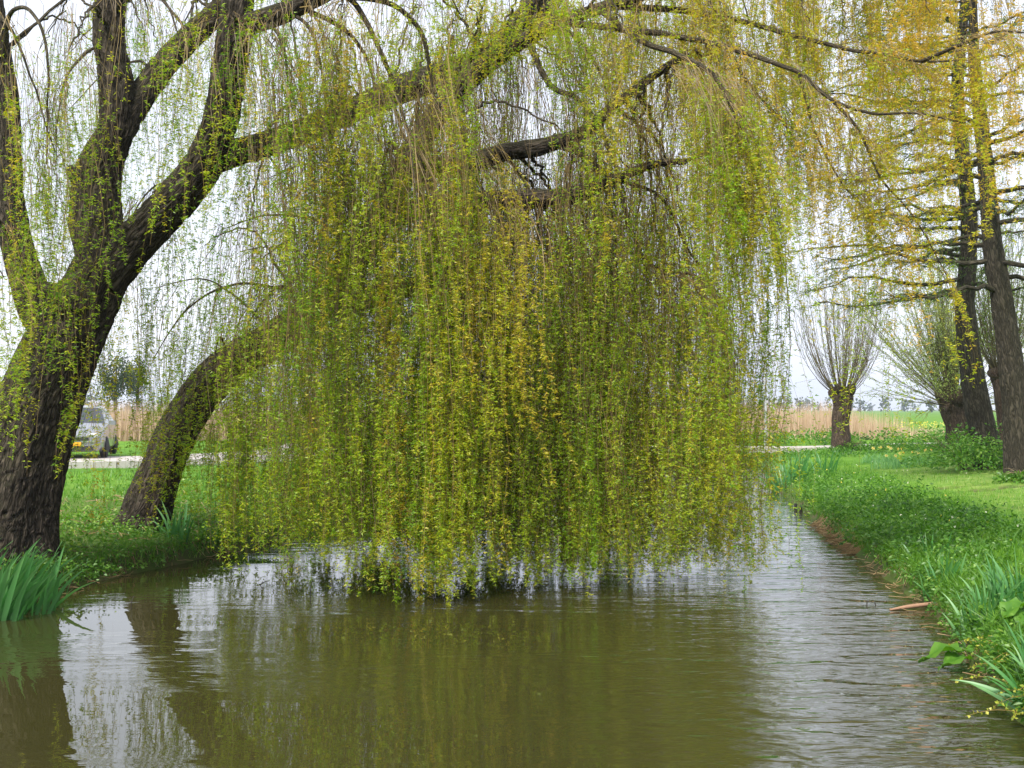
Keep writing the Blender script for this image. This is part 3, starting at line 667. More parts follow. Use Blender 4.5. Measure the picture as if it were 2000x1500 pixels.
# left side
hang(1, 'L1', 34, (.2, 1), L=(1.2, 3.6), tint=.42, dens=21, bare=.25)
hang(1, 'L2', 48, (.2, 1), L=(1.2, 3.6), tint=.48, dens=21, bare=.25)
hang(1, 'L3', 24, (.2, 1), L=(1.0, 3.2), tint=.40, dens=19, bare=.3)
hang(1, 'L4', 30, (.2, 1), L=(1.0, 3.4), tint=.46, dens=21, bare=.3)
hang(1, 'L5', 44, (.2, 1), L=(.8, 2.6), tint=.54, dens=27)
hang(1, 'L6', 22, (.2, 1), L=(1, 3.2), tint=.34, dens=19)
hang(1, 'L7', 34, (.15, 1), (1.0, 2.8), tint=.44, dens=22)
hang(1, 'L7', 34, (.15, 1), (.42, 1.0), tint=.58, dens=22, bare=.35)
hang(1, 'L8', 18, (.2, 1), (.9, 3.0), tint=.52, dens=24)
for k in range(12): hang(1, f'e{k}', 11, (.2, 1), L=(.8, 4.0), tint=.46, dens=19, bare=.3)
for g, n in (('M1', 60), ('M2', 44), ('M3', 50), ('M4', 40)):
    hang(2, g, n, (.2, 1), (.6, 1.9), tint=.40, dens=23)
print('twigs', NSTR, [sum(len(f) for f in m.f) for k in FOL for m in FOL[k]])
for k, w in ((1, w1), (2, w2)):
    FOL[k][0].build('hanging_leaves', M_WILLOW, w, kind='stuff')
    FOL[k][1].build('hanging_twigs', M_TWIG, w, kind='stuff')

# ------------------------------------------------------------------ right-hand trees
def onground(px, d):
    x = (px - 1000) / FPX * d; return np.array([x, d, float(ground(x, d))])
def alder(base_px, d, path, rad, label, seed, nb):
    r = np.random.default_rng(seed)
    root = empty('bank_tree', onground(base_px, d), label, 'tree', 'dark-barked trees on the lawn')
    W = np.array([P(*p, d) for p in path]); W[0, 2] = ground(W[0, 0], W[0, 1]) - .25
    mb = MB(); C, R = tube(mb, W, rad, 56, 150, .014, seed, lump=.08, flute=.2); mb.build('trunk', M_ALDBARK, root, True)
    lv, tw = MB(), MB(); z0, z1 = W[0, 2] + 4.3, C[-1, 2] - .2
    for k in range(nb):
        z = z0 + (z1 - z0) * ((k + r.random()) / nb); c = np.array([np.interp(z, C[:, 2], C[:, a]) for a in range(3)]); rr = np.interp(z, C[:, 2], R)
        az = r.uniform(0, 2 * pi) if k % 3 else pi + r.normal(0, .5); L = r.uniform(2.0, 5.0) * (1 - .3 * (z - z0) / (z1 - z0))
        h = np.array([cos(az), sin(az), 0]); sag = r.uniform(-.10, .08)
        t = np.linspace(0, 1, 14)[:, None]; Wb = c + h * L * t + np.array([0, 0, 1]) * (L * (sag * t + .03 * np.sin(t * 7.0 + k) - .03 * t * t))
        Wb[2:] += r.normal(0, .03, (12, 3)); mb = MB(); tube(mb, Wb, np.linspace(min(.06, rr * .35), .008, 14), 8, raw=True, seed=k)
        mb.build('branch', M_ALDBARK, root, True)
        m = int(9 + L * 5); i0, tg = interp(Wb[None], np.zeros(m, int), r.uniform(.15, 1, m))
        a2 = az + r.normal(0, .9, m); l2 = r.uniform(.3, 1.0, m); tt = np.linspace(0, 1, 6)[None, :, None]
        dd = np.stack([np.cos(a2), np.sin(a2), r.normal(-.05, .22, m)], -1)
        Q = i0[:, None] + dd[:, None] * tt * l2[:, None, None]; Q[..., 2] -= (.18 * tt[..., 0] ** 2 * l2[:, None]); Q[:, 1:] += r.normal(0, .02, (m, 5, 3))
        tubes(tw, Q, np.repeat(np.linspace(.007, .003, 6)[None], m, 0), 3, tint=r.uniform(0, .4, m))
        nl = r.poisson(l2 * 50); ii = np.repeat(np.arange(m), nl); q = len(ii); bp, tt2 = interp(Q, ii, r.uniform(.1, 1, q))
        bp = bp + r.normal(0, .03, (q, 3))
        leaves(lv, bp, r.normal(0, 1, (q, 3)) + tt2 * .6, r.uniform(.035, .065, q), r.uniform(.014, .028, q), np.clip(r.normal(.45, .2, q), 0, 1), r=r)
    tw.build('twigs', M_SHOOT, root, kind='stuff'); lv.build('leaves', M_ALDER, root, kind='stuff')
alder(1935, 27, [(1940, 930), (1922, 850), (1905, 760), (1893, 680), (1885, 600), (1890, 520), (1893, 420), (1880, 300), (1870, 180), (1880, 60), (1890, -80), (1895, -260)], [.46, .33, .295, .265, .24, .21, .19, .17, .15, .12, .09, .05],
      'dark-barked tree with a bent trunk and the leafy bush at its foot', 31, 46)
alder(1990, 23.5, [(2000, 970), (1990, 880), (1982, 780), (1970, 680), (1956, 580), (1938, 480), (1930, 380), (1918, 260), (1905, 140), (1900, 0), (1905, -160)], [.44, .30, .27, .245, .225, .20, .175, .15, .12, .09, .05],
      'dark-barked leaning tree on the mown lawn, nearest the ruts', 32, 40)

def pollard(base_px, base_py_top, d, top_px, r, label, seed, nshoot, L, spread, leafden, tint, lean=0, bushy=False):
    q = np.random.default_rng(seed)
    b = onground(base_px, d); root = empty('pollard_willow', b, label, 'tree', 'pollard willows along the path')
    t = P(top_px, base_py_top, d); mid = (b + t) / 2 + q.normal(0, .06, 3)
    W = np.array([b - [0, 0, .3], b + [0, 0, .1], mid, t * .8 + b * .2, t, t + [0, 0, .12]])
    mb = MB(); tube(mb, W, [r * 1.35, r * 1.1, r * .92, r * 1.0, r * 1.15, r * .7], 60, 90, .018, seed, lump=.24, flute=.25)
    mb.build('trunk', M_POLBARK, root, True)
    for k in range(7):       # knuckled head
        az = k * 2 * pi / 7 + q.normal(0, .2); h = np.array([cos(az), sin(az), q.uniform(.1, .9)]); mb = MB()
        tube(mb, np.array([t - h * .05, t + h * r * .8, t + h * r * 1.25 + [0, 0, .08]]), np.array([r * .6, r * .62, r * .34]) * q.uniform(.7, 1.15), 20, 12, .01, seed + k, lump=.4); mb.build('knuckle', M_POLBARK, root, True)
    n = nshoot; az = q.uniform(0, 2 * pi, n); el = np.abs(q.normal(0, spread, n)) if bushy else 1.7 * spread * np.sqrt(q.random(n)); h = np.stack([np.cos(az) * np.sin(el) + lean, np.sin(az) * np.sin(el), np.cos(el)], -1); h = nrm(h)
    p0 = t + h * r * np.array([1.2, 1.2, .6]) * q.uniform(.5, 1.05, n)[:, None]; Ln = q.uniform(L[0], L[1], n); s = np.linspace(0, 1, 10)[None, :, None]
    up = np.array([0, 0, 1.]); Q = p0[:, None] + (h[:, None] * s + up * (.5 * s * s if not bushy else .05 * s * s) - h[:, None] * np.array([1, 1, 0]) * (.45 * s * s if not bushy else .1 * s * s)) * Ln[:, None, None] * (.85 if not bushy else 1)
    Q += q.normal(0, .035, Q.shape) * s
    tw, lv = MB(), MB(); tubes(tw, Q, q.uniform(.010, .017, n)[:, None] * np.linspace(1, .3, 10)[None], 3, tint=q.uniform(0, 1, n))
    m = q.poisson(7, n); si = np.repeat(np.arange(n), m); bq, tg = interp(Q, si, q.uniform(.25, 1, len(si))); l2 = q.uniform(.3, 1.1, len(si))
    dd = nrm(tg + q.normal(0, .4, (len(si), 3))); Q2 = bq[:, None] + dd[:, None] * (np.linspace(0, 1, 4)[None, :, None] * l2[:, None, None])
    tubes(tw, Q2, np.repeat(np.linspace(.006, .003, 4)[None], len(si), 0), 3, tint=q.uniform(0, 1, len(si)))
    for QQ, LL, f in ((Q, Ln, 1), (Q2, l2, 1.4)):
        c = q.poisson(LL * leafden * f); ii = np.repeat(np.arange(len(LL)), c); k = len(ii); bp, tg = interp(QQ, ii, q.uniform(.2, 1, k))
        leaves(lv, bp, tg * .7 + q.normal(0, .7, (k, 3)), q.uniform(.06, .11, k), q.uniform(.018, .032, k), np.clip(q.normal(tint, .2, k), 0, 1), r=q)
    tw.build('shoots', M_SHOOT, root, kind='stuff'); lv.build('leaves', M_POLL, root, kind='stuff')
pollard(1643, 775, 41.6, 1645, .36, 'pollard willow with bare upright shoots in front of the tan reeds', 41, 130, (2.6, 5.2), .62, 1.3, .35)
pollard(1872, 792, 37, 1866, .46, 'squat pollard willow with a bushy pale green crown behind the flowering bush', 42, 230, (1.8, 5.2), .75, 13, .8, -.14, True)
pollard(1968, 735, 31.5, 1955, .26, 'slender pollard willow with reddish shoots behind the two dark trunks', 43, 90, (2.2, 4.4), .40, 10, .5)
pollard(2080, 760, 44, 2085, .4, 'green pollard willow farthest from the ditch along the path', 44, 80, (2.4, 5.2), .62, 11, .55, 0, True)

# ------------------------------------------------------------------ grass and herbs
gr = np.random.default_rng(5)
def scatter(n, y0, y1, s0, s1, side, power=1.0):
    """points on a bank strip between s0 and s1 metres from the water"""
    u = gr.random(n); y = 1 / (1 / y0 + u * (1 / y1 - 1 / y0)) if power == 1 else y0 + u * (y1 - y0)
    s = gr.uniform(s0, s1, n)
    x = bankR(y) + s if side > 0 else bankL(y) - s
    return x, y
def grass_patch(mb, x, y, h, w, tint, segs=2, leanf=.5):
    z = ground(x, y); n = len(x); hh = gr.uniform(h[0], h[1], n); az = gr.uniform(0, 2 * pi, n)
    keep = (z > .0) & (rut(x, y) < .42); ln = hh * gr.uniform(.1, leanf, n)
    b = np.stack([x, y, z - .01], -1)[keep]
    pt = vnoise(np.stack([x * 1.3, y * 1.3, 0 * x], -1), 31)
    tn = np.clip(tint + .35 * (pt - .5) + gr.normal(0, .14, n), 0, 1)
    blades(mb, b, hh[keep], (gr.uniform(w[0], w[1], n))[keep], np.stack([np.cos(az) * ln, np.sin(az) * ln], -1)[keep], tn[keep], segs, gr)
def herb_patch(mb, x, y, r, h, nl, size, tint, zoff=0):
    """leafy domes: every clump has its own size and tint"""
    n = len(x); z = ground(x, y); R = gr.uniform(r[0], r[1], n); H = gr.uniform(h[0], h[1], n); k = np.repeat(np.arange(n), nl); m = len(k)
    a = gr.uniform(0, 2 * pi, m); q = np.sqrt(gr.random(m)); hz = np.sqrt(np.maximum(0, 1 - q * q)) * gr.uniform(.35, 1.05, m)
    p = np.stack([x[k] + np.cos(a) * q * R[k], y[k] + np.sin(a) * q * R[k], z[k] + hz * H[k] + zoff], -1)
    p[:, 2] = np.maximum(p[:, 2], np.maximum(ground(p[:, 0], p[:, 1]), 0) + .01)
    d = np.stack([np.cos(a) * .8, np.sin(a) * .8, gr.uniform(-.3, .8, m)], -1) + gr.normal(0, .4, (m, 3))
    sz = gr.uniform(size[0], size[1], m); tn = np.clip(tint + gr.normal(0, .13, n)[k] + gr.normal(0, .14, m), 0, 1)
    leaves(mb, p, d, sz, sz * gr.uniform(.35, .6, m), tn, fold=.15, droop=.2, r=gr)
mb = MB()
x, y = scatter(19000, 5.6, 41, .02, 2.3, 1); grass_patch(mb, x, y, (.10, .34), (.006, .014), .42, 2, .9)
x, y = scatter(5000, 5.6, 24, .0, .3, 1); grass_patch(mb, x, y, (.14, .32), (.005, .011), .42, 2, 1.4)
x, y = scatter(7000, 5.6, 14, .1, 2.6, 1); grass_patch(mb, x, y, (.12, .30), (.005, .012), .5, 2, .9)
tag(mb.build('bank_grass', M_GRASS), 'long bright green grass along the lawn side of the ditch', 'grass', kind='stuff')
mb = MB()
x, y = scatter(70000, 8.5, 36, 1.6, 11, 1); grass_patch(mb, x, y, (.03, .085), (.006, .014), .45, 1, 1.2)
x, y = scatter(4000, 12, 30, 1.4, 4, 1); grass_patch(mb, x, y, (.08, .16), (.008, .014), .6, 1, .8)
tag(mb.build('lawn_grass', M_GRASS), 'short mown lawn grass beside the ditch', 'grass', kind='stuff')
mb = MB()
x, y = scatter(9000, 9.5, 30, .02, 5, -1); grass_patch(mb, x, y, (.06, .24), (.006, .014), .26, 2, 1.0)  # low tint: shade of the willow canopy put into the blade colour
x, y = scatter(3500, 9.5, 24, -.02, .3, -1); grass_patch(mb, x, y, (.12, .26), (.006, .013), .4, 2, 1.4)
x, y = scatter(9000, 18, 40, 0, 9, -1); grass_patch(mb, x, y, (.06, .2), (.012, .024), .28, 1, 1.0)  # dark tint here too, painting in the canopy shade
tag(mb.build('bank_grass', M_GRASS), 'patchy grass under the weeping willows', 'grass', kind='stuff')
mb = MB()
x, y = scatter(170, 5.8, 30, -.04, .16, 1); herb_patch(mb, x, y, (.10, .2), (.10, .22), 36, (.03, .06), .36, .05)
x, y = scatter(420, 5.8, 40, .05, 1.3, 1); herb_patch(mb, x, y, (.10, .26), (.10, .34), 52, (.03, .07), .42)
x, y = scatter(150, 13, 26, .1, 1.7, 1); herb_patch(mb, x, y, (.2, .42), (.25, .5), 70, (.04, .085), .4)
tag(mb.build('bank_herbs', M_HERB), 'low leafy weeds on the lawn side bank of the ditch', 'weeds', kind='stuff')
mb = MB()
x, y = scatter(110, 10.5, 20, -.05, .15, -1); herb_patch(mb, x, y, (.10, .2), (.10, .22), 34, (.03, .06), .4, .05)
x, y = scatter(330, 10.5, 22, .03, 2.4, -1); herb_patch(mb, x, y, (.10, .30), (.08, .30), 44, (.03, .065), .58)
x, y = scatter(130, 12, 22, .3, 4.0, -1); herb_patch(mb, x, y, (.15, .4), (.15, .42), 44, (.035, .08), .62)
x, y = scatter(120, 20, 40, .05, 2.5, -1); herb_patch(mb, x, y, (.2, .45), (.15, .4), 40, (.05, .1), .5)
tag(mb.build('bank_herbs', M_HERB), 'low leafy weeds on the bank under the weeping willows', 'weeds', kind='stuff')
mb = MB()
x = gr.uniform(-8, 26, 420); y = gr.uniform(41.05, 41.9, 420) - .05 * np.maximum(0, x - 9); herb_patch(mb, x, y, (.25, .5), (.10, .24), 28, (.08, .15), .45)
x = gr.uniform(9.5, 24, 160); y = gr.uniform(37.5, 41, 160) - .02 * x; herb_patch(mb, x, y, (.3, .55), (.12, .26), 24, (.08, .15), .42)
tag(mb.build('verge_weeds', M_HERB), 'leafy weeds between the end of the ditch and the gravel path', 'weeds', kind='stuff')
mb = MB()
x = gr.uniform(-10, 40, 620); y = 44.7 + gr.random(620) * 3.2 - np.maximum(0, x - 9) * .10; herb_patch(mb, x, y, (.35, .7), (.4, .85), 30, (.10, .2), .5)
tag(mb.build('verge_weeds', M_HERB), 'tall leafy weeds behind the gravel path', 'weeds', kind='stuff')

def bush(px, d, r, h, n, label, tint=.5, size=(.06, .12), grp=None):
    b = onground(px, d); o = empty('bush', b, label, 'bush', grp); mb = MB(); k = 9
    a = gr.uniform(0, 2 * pi, k); x = b[0] + np.cos(a) * r * .55 * gr.random(k); y = b[1] + np.sin(a) * r * .55 * gr.random(k)
    herb_patch(mb, x, y, (r * .5, r * .75), (h * .6, h), n // k, size, tint); mb.build('foliage', M_HERB, o, kind='stuff')
    st = MB(); m = 26; a = gr.uniform(0, 2 * pi, m); e = np.stack([b[0] + np.cos(a) * r * .8, b[1] + np.sin(a) * r * .8, b[2] + h * gr.uniform(.5, .95, m)], -1)
    s = np.linspace(0, 1, 5)[None, :, None]; Q = b[None, None] + (e - b)[:, None] * s; Q[..., 2] += .12 * np.sin(s[..., 0] * pi)
    tubes(st, Q, np.repeat(np.linspace(.012, .004, 5)[None], m, 0), 3, tint=gr.uniform(0, 1, m)); st.build('stems', M_SHOOT, o, kind='stuff')
bush(1884, 27.0, 1.55, 1.25, 5200, 'big green leafy bush at the foot of the bent dark trunk', .5)
bush(1965, 27.5, .9, .7, 1900, 'low green bush between the two dark trunks', .5)
bush(1995, 22.6, .5, .3, 700, 'small weed clump at the foot of the dark tree by the ruts', .55)
bush(1660, 41.2, .6, .45, 800, 'weed clump hugging the pollard trunk beside the path', .4)

# ------------------------------------------------------------------ reeds, far trees
mb = MB(); n = 26000; x = gr.uniform(-30, 19.5, n); y = gr.uniform(51, 60, n) + .05 * x; z = ground(x, y); hh = gr.uniform(1.5, 2.45, n) * (1 - .35 * smooth(15, 19.5, x)) * (.85 + .3 * vnoise(np.stack([x * .6, y * .6, 0 * x], -1), 40))
blades(mb, np.stack([x, y, z + .0], -1), hh, gr.uniform(.018, .04, n), gr.normal(0, .12, (n, 2)), np.clip(gr.normal(.55, .22, n), 0, 1), 1, gr)
n = 6000; x = gr.uniform(19, 42, n); y = gr.uniform(50, 58, n); z = ground(x, y)
blades(mb, np.stack([x, y, z], -1), gr.uniform(.3, .8, n), gr.uniform(.02, .05, n), gr.normal(0, .15, (n, 2)), np.clip(gr.normal(.6, .2, n), 0, 1), 1, gr)
tag(mb.build('reed_bed', M_REED), 'dry tan reed bed beyond the gravel path', 'reeds', kind='stuff')
mb = MB()
for k in range(260):
    xx = gr.uniform(-600, 700); yy = gr.uniform(560, 900); h = gr.uniform(6, 14); w = h * gr.uniform(.45, .8); m = 45
    u = nrm(gr.normal(0, 1, (m, 3))) * gr.uniform(.5, 1, (m, 1)); p = np.array([xx, yy, ground(np.array([xx]), np.array([yy]))[0] + h * .52]) + u * np.array([w * .5, w * .5, h * .5])
    leaves(mb, p, gr.normal(0, 1, (m, 3)), gr.uniform(1.6, 3.0, m), gr.uniform(1.1, 2, m), np.clip(gr.normal(.5, .2, m), 0, 1), r=gr)
tag(mb.build('far_woodland', M_FARLEAF), 'distant line of trees on the horizon beyond the fields', 'woodland', kind='stuff')
def far_tree(px, d, h, w, label, tint=.5):
    b = onground(px, d); o = empty('field_tree', b, label, 'tree', 'trees in the field behind the car'); mb = MB()
    tube(mb, np.array([b - [0, 0, .2], b + [0, 0, h * .4], b + [.1, 0, h * .8]]), [.2, .14, .05], 10, 14, seed=int(px)); mb.build('trunk', M_BRANCH, o, True)
    lv = MB(); m = 2600; c = gr.normal(0, 1, (26, 3)); c = nrm(c) * gr.uniform(.3, .85, (26, 1)); k = gr.integers(0, 26, m)
    u = c[k] + gr.normal(0, .16, (m, 3)); p = b + np.array([0, 0, h * .62]) + u * np.array([w * .5, w * .5, h * .4])
    leaves(lv, p, gr.normal(0, 1, (m, 3)), gr.uniform(.16, .34, m), gr.uniform(.08, .16, m), np.clip(gr.normal(tint, .2, m), 0, 1), r=gr); lv.build('crown', M_FARLEAF, o, kind='stuff')
far_tree(225, 95, 6.5, 4.0, 'dark rounded tree in the field just above the parked car')
far_tree(268, 120, 8.0, 3.2, 'narrow dark tree in the field behind the parked car')
far_tree(120, 105, 7.5, 5.0, 'broad dark tree in the field behind the forked willow trunk')

# ------------------------------------------------------------------ iris clumps
def blade_mesh(k):
    r = np.random.default_rng(300 + k); n = 8; t = np.linspace(0, 1, n); bend = r.uniform(.02, .42)
    x = bend * t ** 2.2; z = t - .35 * bend * t ** 3; w = .06 * (1 - t ** 2.6) * (.55 + .45 * np.minimum(1, t * 5)) + .001
    tx, tz = np.gradient(x), np.gradient(z); q = np.hypot(tx, tz); nx_, nz_ = tz / q, -tx / q; ca = .8; sa = .6
    V = np.concatenate([np.stack([x - nx_ * w / 2 * ca, -w / 2 * sa, z - nz_ * w / 2 * ca], -1), np.stack([x, .006 + 0 * w, z], -1), np.stack([x + nx_ * w / 2 * ca, w / 2 * sa, z + nz_ * w / 2 * ca], -1)])
    i = np.arange(n - 1); F = np.concatenate([np.stack([i, i + n, i + n + 1, i + 1], -1), np.stack([i + n, i + 2 * n, i + 2 * n + 1, i + n + 1], -1)])
    mb = MB(); mb.add(V, F, tint=np.clip(np.tile(.25 + .55 * t, 3) + r.normal(0, .12), 0, 1)); return mb.mesh('iris_blade', M_IRIS, True)
BL = [blade_mesh(k) for k in range(12)]
def iris(px, d, n, rad, h, label, az0=None, tilt=.28, ww=1.0):
    b = onground(px, d); b[2] = max(b[2], -.03); o = empty('iris_clump', b, label, 'iris', 'iris clumps along the ditch')
    for k in range(n):
        c = link('leaf', BL[gr.integers(0, len(BL))], o); a = gr.uniform(0, 2 * pi); q = rad * math.sqrt(gr.random())
        lx, ly = cos(a) * q, sin(a) * q; c.location = (lx, ly, max(float(ground(b[0] + lx, b[1] + ly)), -.05) - b[2] - .02)
        az = a + gr.normal(0, .6) if az0 is None else az0 + gr.normal(0, .55)
        hh = gr.uniform(h[0], h[1]); c.scale = (hh, ww * gr.uniform(.7, 1.0), hh); c.rotation_euler = (gr.normal(0, .12), abs(gr.normal(0, tilt)), az)
iris(14, 11.1, 90, .46, (.55, .9), 'large clump of dark green iris leaves at the foot of the forked willow', .2, .35, 1.25)
iris(95, 11.9, 16, .25, (.25, .42), 'small iris tuft beside the large iris clump under the forked willow', .3, .5, .7)
iris(348, 15.3, 26, .22, (.4, .68), 'iris clump at the foot of the leaning willow', None, .22, .8)
iris(1540, 27.6, 60, .5, (.6, 1.05), 'iris clump standing in the water beside the two black stakes', None, .2, 1.1)
iris(1600, 29, 36, .5, (.5, .85), 'blue-green iris clump on the bank behind the waterside irises', None, .2, 1.0)
iris(1918, 9.55, 48, .20, (.36, .56), 'upright iris clump on the bank behind the large burdock leaves', None, .2, .7)
iris(1985, 9.7, 46, .22, (.45, .68), 'tall iris clump on the bank beside the pale burdock leaves', None, .18, .75)
iris(1838, 11.6, 24, .18, (.32, .5), 'short iris clump on the bank above the floating stick', None, .2, .6)
iris(1812, 13.2, 22, .22, (.3, .45), 'pale leafy clump on the lawn edge of the bank', None, .45, .6)
iris(2030, 7.3, 18, .14, (.4, .6), 'iris tuft at the bank edge trailing a leaf over the water', pi, .6, .6)

# ------------------------------------------------------------------ burdock, loosestrife, flowers
def burdock_leaf_mesh(k):
    r = np.random.default_rng(500 + k); nu, nv = 9, 7; V = []
    for a in range(nu):
        t = a / (nu - 1); w = .42 * (math.sin(min(1, t * 1.06 + .13) * pi)) ** .75 * (1.05 - .35 * t)
        for b in range(nv):
            s = b / (nv - 1) * 2 - 1
            V.append((t, s * w * (1 + .05 * r.normal()), .16 * abs(s) * w * 1.6 + .09 * math.sin(t * 11 + s * 4 + k) * abs(s) - .35 * t * t + .1 * t))
    i = np.arange(nu - 1)[:, None] * nv; j = np.arange(nv - 1)[None]; F = np.stack([i + j, i + j + 1, i + nv + j + 1, i + nv + j], -1).reshape(-1, 4)
    V = np.array(V); mb = MB(); mb.add(V, F, tint=np.clip(.36 + .22 * np.abs(np.tile(np.linspace(-1, 1, nv), nu)) + r.normal(0, .05, len(V)), 0, 1)); return mb.mesh('burdock_leaf', M_HERB, True)
BD = [burdock_leaf_mesh(k) for k in range(4)]
def burdock(px, d, specs, label):
    b = onground(px, d); b[2] = max(b[2], .02); o = empty('burdock_plant', b, label, 'plant', 'burdock plants on the bank')
    for k, (dx, dy, dz, az, tilt, sz) in enumerate(specs):
        c = link('leaf', BD[k % 4], o); c.location = (dx, dy, dz); sz = sz * 1.3; c.rotation_euler = (0, tilt, az); c.scale = (sz, sz, sz)
        mb = MB(); q = b + np.array([dx, dy, dz]); tube(mb, np.array([b + [0, 0, -.03], (b + q) / 2 + [0, 0, .05], q]), [.008, .006, .005], 6, 8); mb.build('stalk', M_SHOOT if False else M_GSTEM, o, True)
M_GSTEM = plain('green_stalk', (.16, .22, .06), .6)
burdock(1895, 8.7, [(-.10, 0, .16, pi - .2, .15, .26), (-.06, -.06, .10, pi + .25, .05, .22), (.02, .05, .12, 2.2, .1, .18)], 'burdock with broad leaves hanging over the water edge')
burdock(1998, 8.9, [(-.04, -.05, .30, pi + .3, .35, .22), (.02, -.08, .24, pi + .8, .2, .24), (.08, 0, .22, -.6, .1, .22), (-.08, .02, .18, pi - .5, .2, .16)], 'burdock with pale upright leaves beside the tall iris')
o = empty('creeping_loosestrife', onground(1940, 7.9), 'yellow-green creeping plant trailing along the near water edge', 'plant')
st, lv = MB(), MB(); m = 26; ty = gr.uniform(6.9, 8.7, m); tx = bankR(ty) + gr.uniform(-.02, .22, m); tz = np.maximum(ground(tx, ty), 0) + .02
az = gr.normal(pi * 1.1, .7, m); L = gr.uniform(.2, .5, m); s = np.linspace(0, 1, 8)[None, :, None]
Q = np.stack([tx, ty, tz], -1)[:, None] + np.stack([np.cos(az), np.sin(az), 0 * az], -1)[:, None] * s * L[:, None, None]; Q[..., 2] += .06 * np.sin(s[..., 0] * 3) ; Q[..., 2] = np.maximum(Q[..., 2], np.maximum(ground(Q[..., 0], Q[..., 1]), 0) + .02)
tubes(st, Q, np.repeat(np.linspace(.003, .0015, 8)[None], m, 0), 3, tint=gr.uniform(.3, 1, m)); st.build('stems', M_TWIG, o, kind='stuff')
k = np.repeat(np.arange(m), 18); bp, tg = interp(Q, k, gr.random(len(k))); leaves(lv, bp, gr.normal(0, 1, (len(k), 3)) + [0, 0, .5], gr.uniform(.018, .034, len(k)), gr.uniform(.014, .026, len(k)), gr.uniform(0, 1, len(k)), r=gr); lv.build('leaves', M_JENNY, o, kind='stuff')
def flower_mesh():
    mb = MB()
    for k in range(6):
        a = k * pi / 3; c, s_ = cos(a), sin(a); V = np.array([[0, 0, 0], [.5, -.2, .05], [1, 0, .12], [.5, .2, .05]]); V = np.stack([V[:, 0] * c - V[:, 1] * s_, V[:, 0] * s_ + V[:, 1] * c, V[:, 2]], -1)
        mb.add(V, [[0, 1, 2], [0, 2, 3]], tint=np.full(4, .6))
    a = np.linspace(0, 2 * pi, 8, endpoint=False); V = np.concatenate([np.stack([.22 * np.cos(a), .22 * np.sin(a), 0 * a], -1), np.stack([.32 * np.cos(a), .32 * np.sin(a), .4 + 0 * a], -1)]); i = np.arange(8)
    mb.add(V, np.stack([i, (i + 1) % 8, (i + 1) % 8 + 8, i + 8], -1), tint=np.full(16, .05)); return mb.mesh('daffodil_flower', M_PETAL)
FM = flower_mesh()
def daffodils(px, d, r, nf, label):
    b = onground(px, d); o = empty('daffodil_clump', b, label, 'daffodils', 'daffodil clumps on the lawn'); mb = MB(); n = 160
    a = gr.uniform(0, 2 * pi, n); q = r * np.sqrt(gr.random(n)); x = b[0] + q * np.cos(a) * 1.5; y = b[1] + q * np.sin(a)
    blades(mb, np.stack([x, y, ground(x, y)], -1), gr.uniform(.22, .4, n), gr.uniform(.014, .024, n), gr.normal(0, .09, (n, 2)), np.clip(gr.normal(.75, .2, n), 0, 1), 2, gr); mb.build('leaves', M_IRIS, o, kind='stuff')
    for k in range(nf):
        c = link('flower', FM, o); a = gr.uniform(0, 2 * pi); q = r * math.sqrt(gr.random()); c.location = (q * cos(a) * 1.5, q * sin(a), gr.uniform(.32, .46)); c.scale = (.06,) * 3; c.rotation_euler = (gr.uniform(.9, 1.5), 0, gr.normal(0, .8))
daffodils(1775, 31, .5, 10, 'daffodil clump with orange-yellow blooms left of the big bush')
daffodils(1745, 30, .45, 4, 'pale-leaved daffodil clump with few blooms on the lawn')
daffodils(1715, 33, .4, 5, 'small daffodil clump near the path weeds')
mb = MB(); n = 220; x = gr.uniform(16.5, 20.0, n); y = gr.uniform(45, 47, n); leaves(mb, np.stack([x, y, ground(x, y) + gr.uniform(.65, .95, n)], -1), gr.normal(0, 1, (n, 3)), gr.uniform(.05, .09, n), gr.uniform(.04, .07, n), gr.uniform(.35, .6, n), r=gr)
tag(mb.build('yellow_flowers', M_PETAL), 'yellow flowering weeds behind the path by the squat pollard', 'flowers', kind='stuff')
mb = MB(); n = 45; x, y = scatter(n, 12, 26, .5, 1.9, 1); leaves(mb, np.stack([x, y, ground(x, y) + gr.uniform(.2, .42, n)], -1), gr.normal(0, 1, (n, 3)), gr.uniform(.03, .05, n), gr.uniform(.03, .04, n), np.where(gr.random(n) < .6, .95, .4), r=gr)
n = 70; x = gr.uniform(9.5, 19, n); y = gr.uniform(24, 36, n); leaves(mb, np.stack([x, y, ground(x, y) + gr.uniform(.06, .12, n)], -1), gr.normal(0, 1, (n, 3)), gr.uniform(.03, .045, n), gr.uniform(.03, .04, n), np.full(n, .95), r=gr)
tag(mb.build('white_flowers', M_PETAL), 'tiny white and yellow flowers dotted over the bank and lawn', 'flowers', kind='stuff')

# ------------------------------------------------------------------ small things in and by the water
mb = MB(); n = 300; y = gr.uniform(15.5, 20, n); x = bankR(y) + gr.normal(-.10, .10, n); a = gr.normal(.2, .5, n); l = gr.uniform(.12, .45, n); s = np.linspace(0, 1, 3)[None, :, None]
Q = np.stack([x, y, np.maximum(ground(x, y), 0) + gr.uniform(.004, .03, n)], -1)[:, None] + np.stack([np.cos(a), np.sin(a), 0 * a], -1)[:, None] * s * l[:, None, None]; Q[..., 2] = np.maximum(ground(Q[..., 0], Q[..., 1]), 0) + .006 + .02 * gr.random((n, 3))
tubes(mb, Q, gr.uniform(.003, .007, n)[:, None] * np.ones((1, 3)), 3, tint=gr.uniform(.2, 1, n))
n = 160; y = gr.uniform(8.2, 15, n); x = bankR(y) + gr.normal(.02, .10, n); a = gr.uniform(0, 3, n); l = gr.uniform(.08, .25, n)
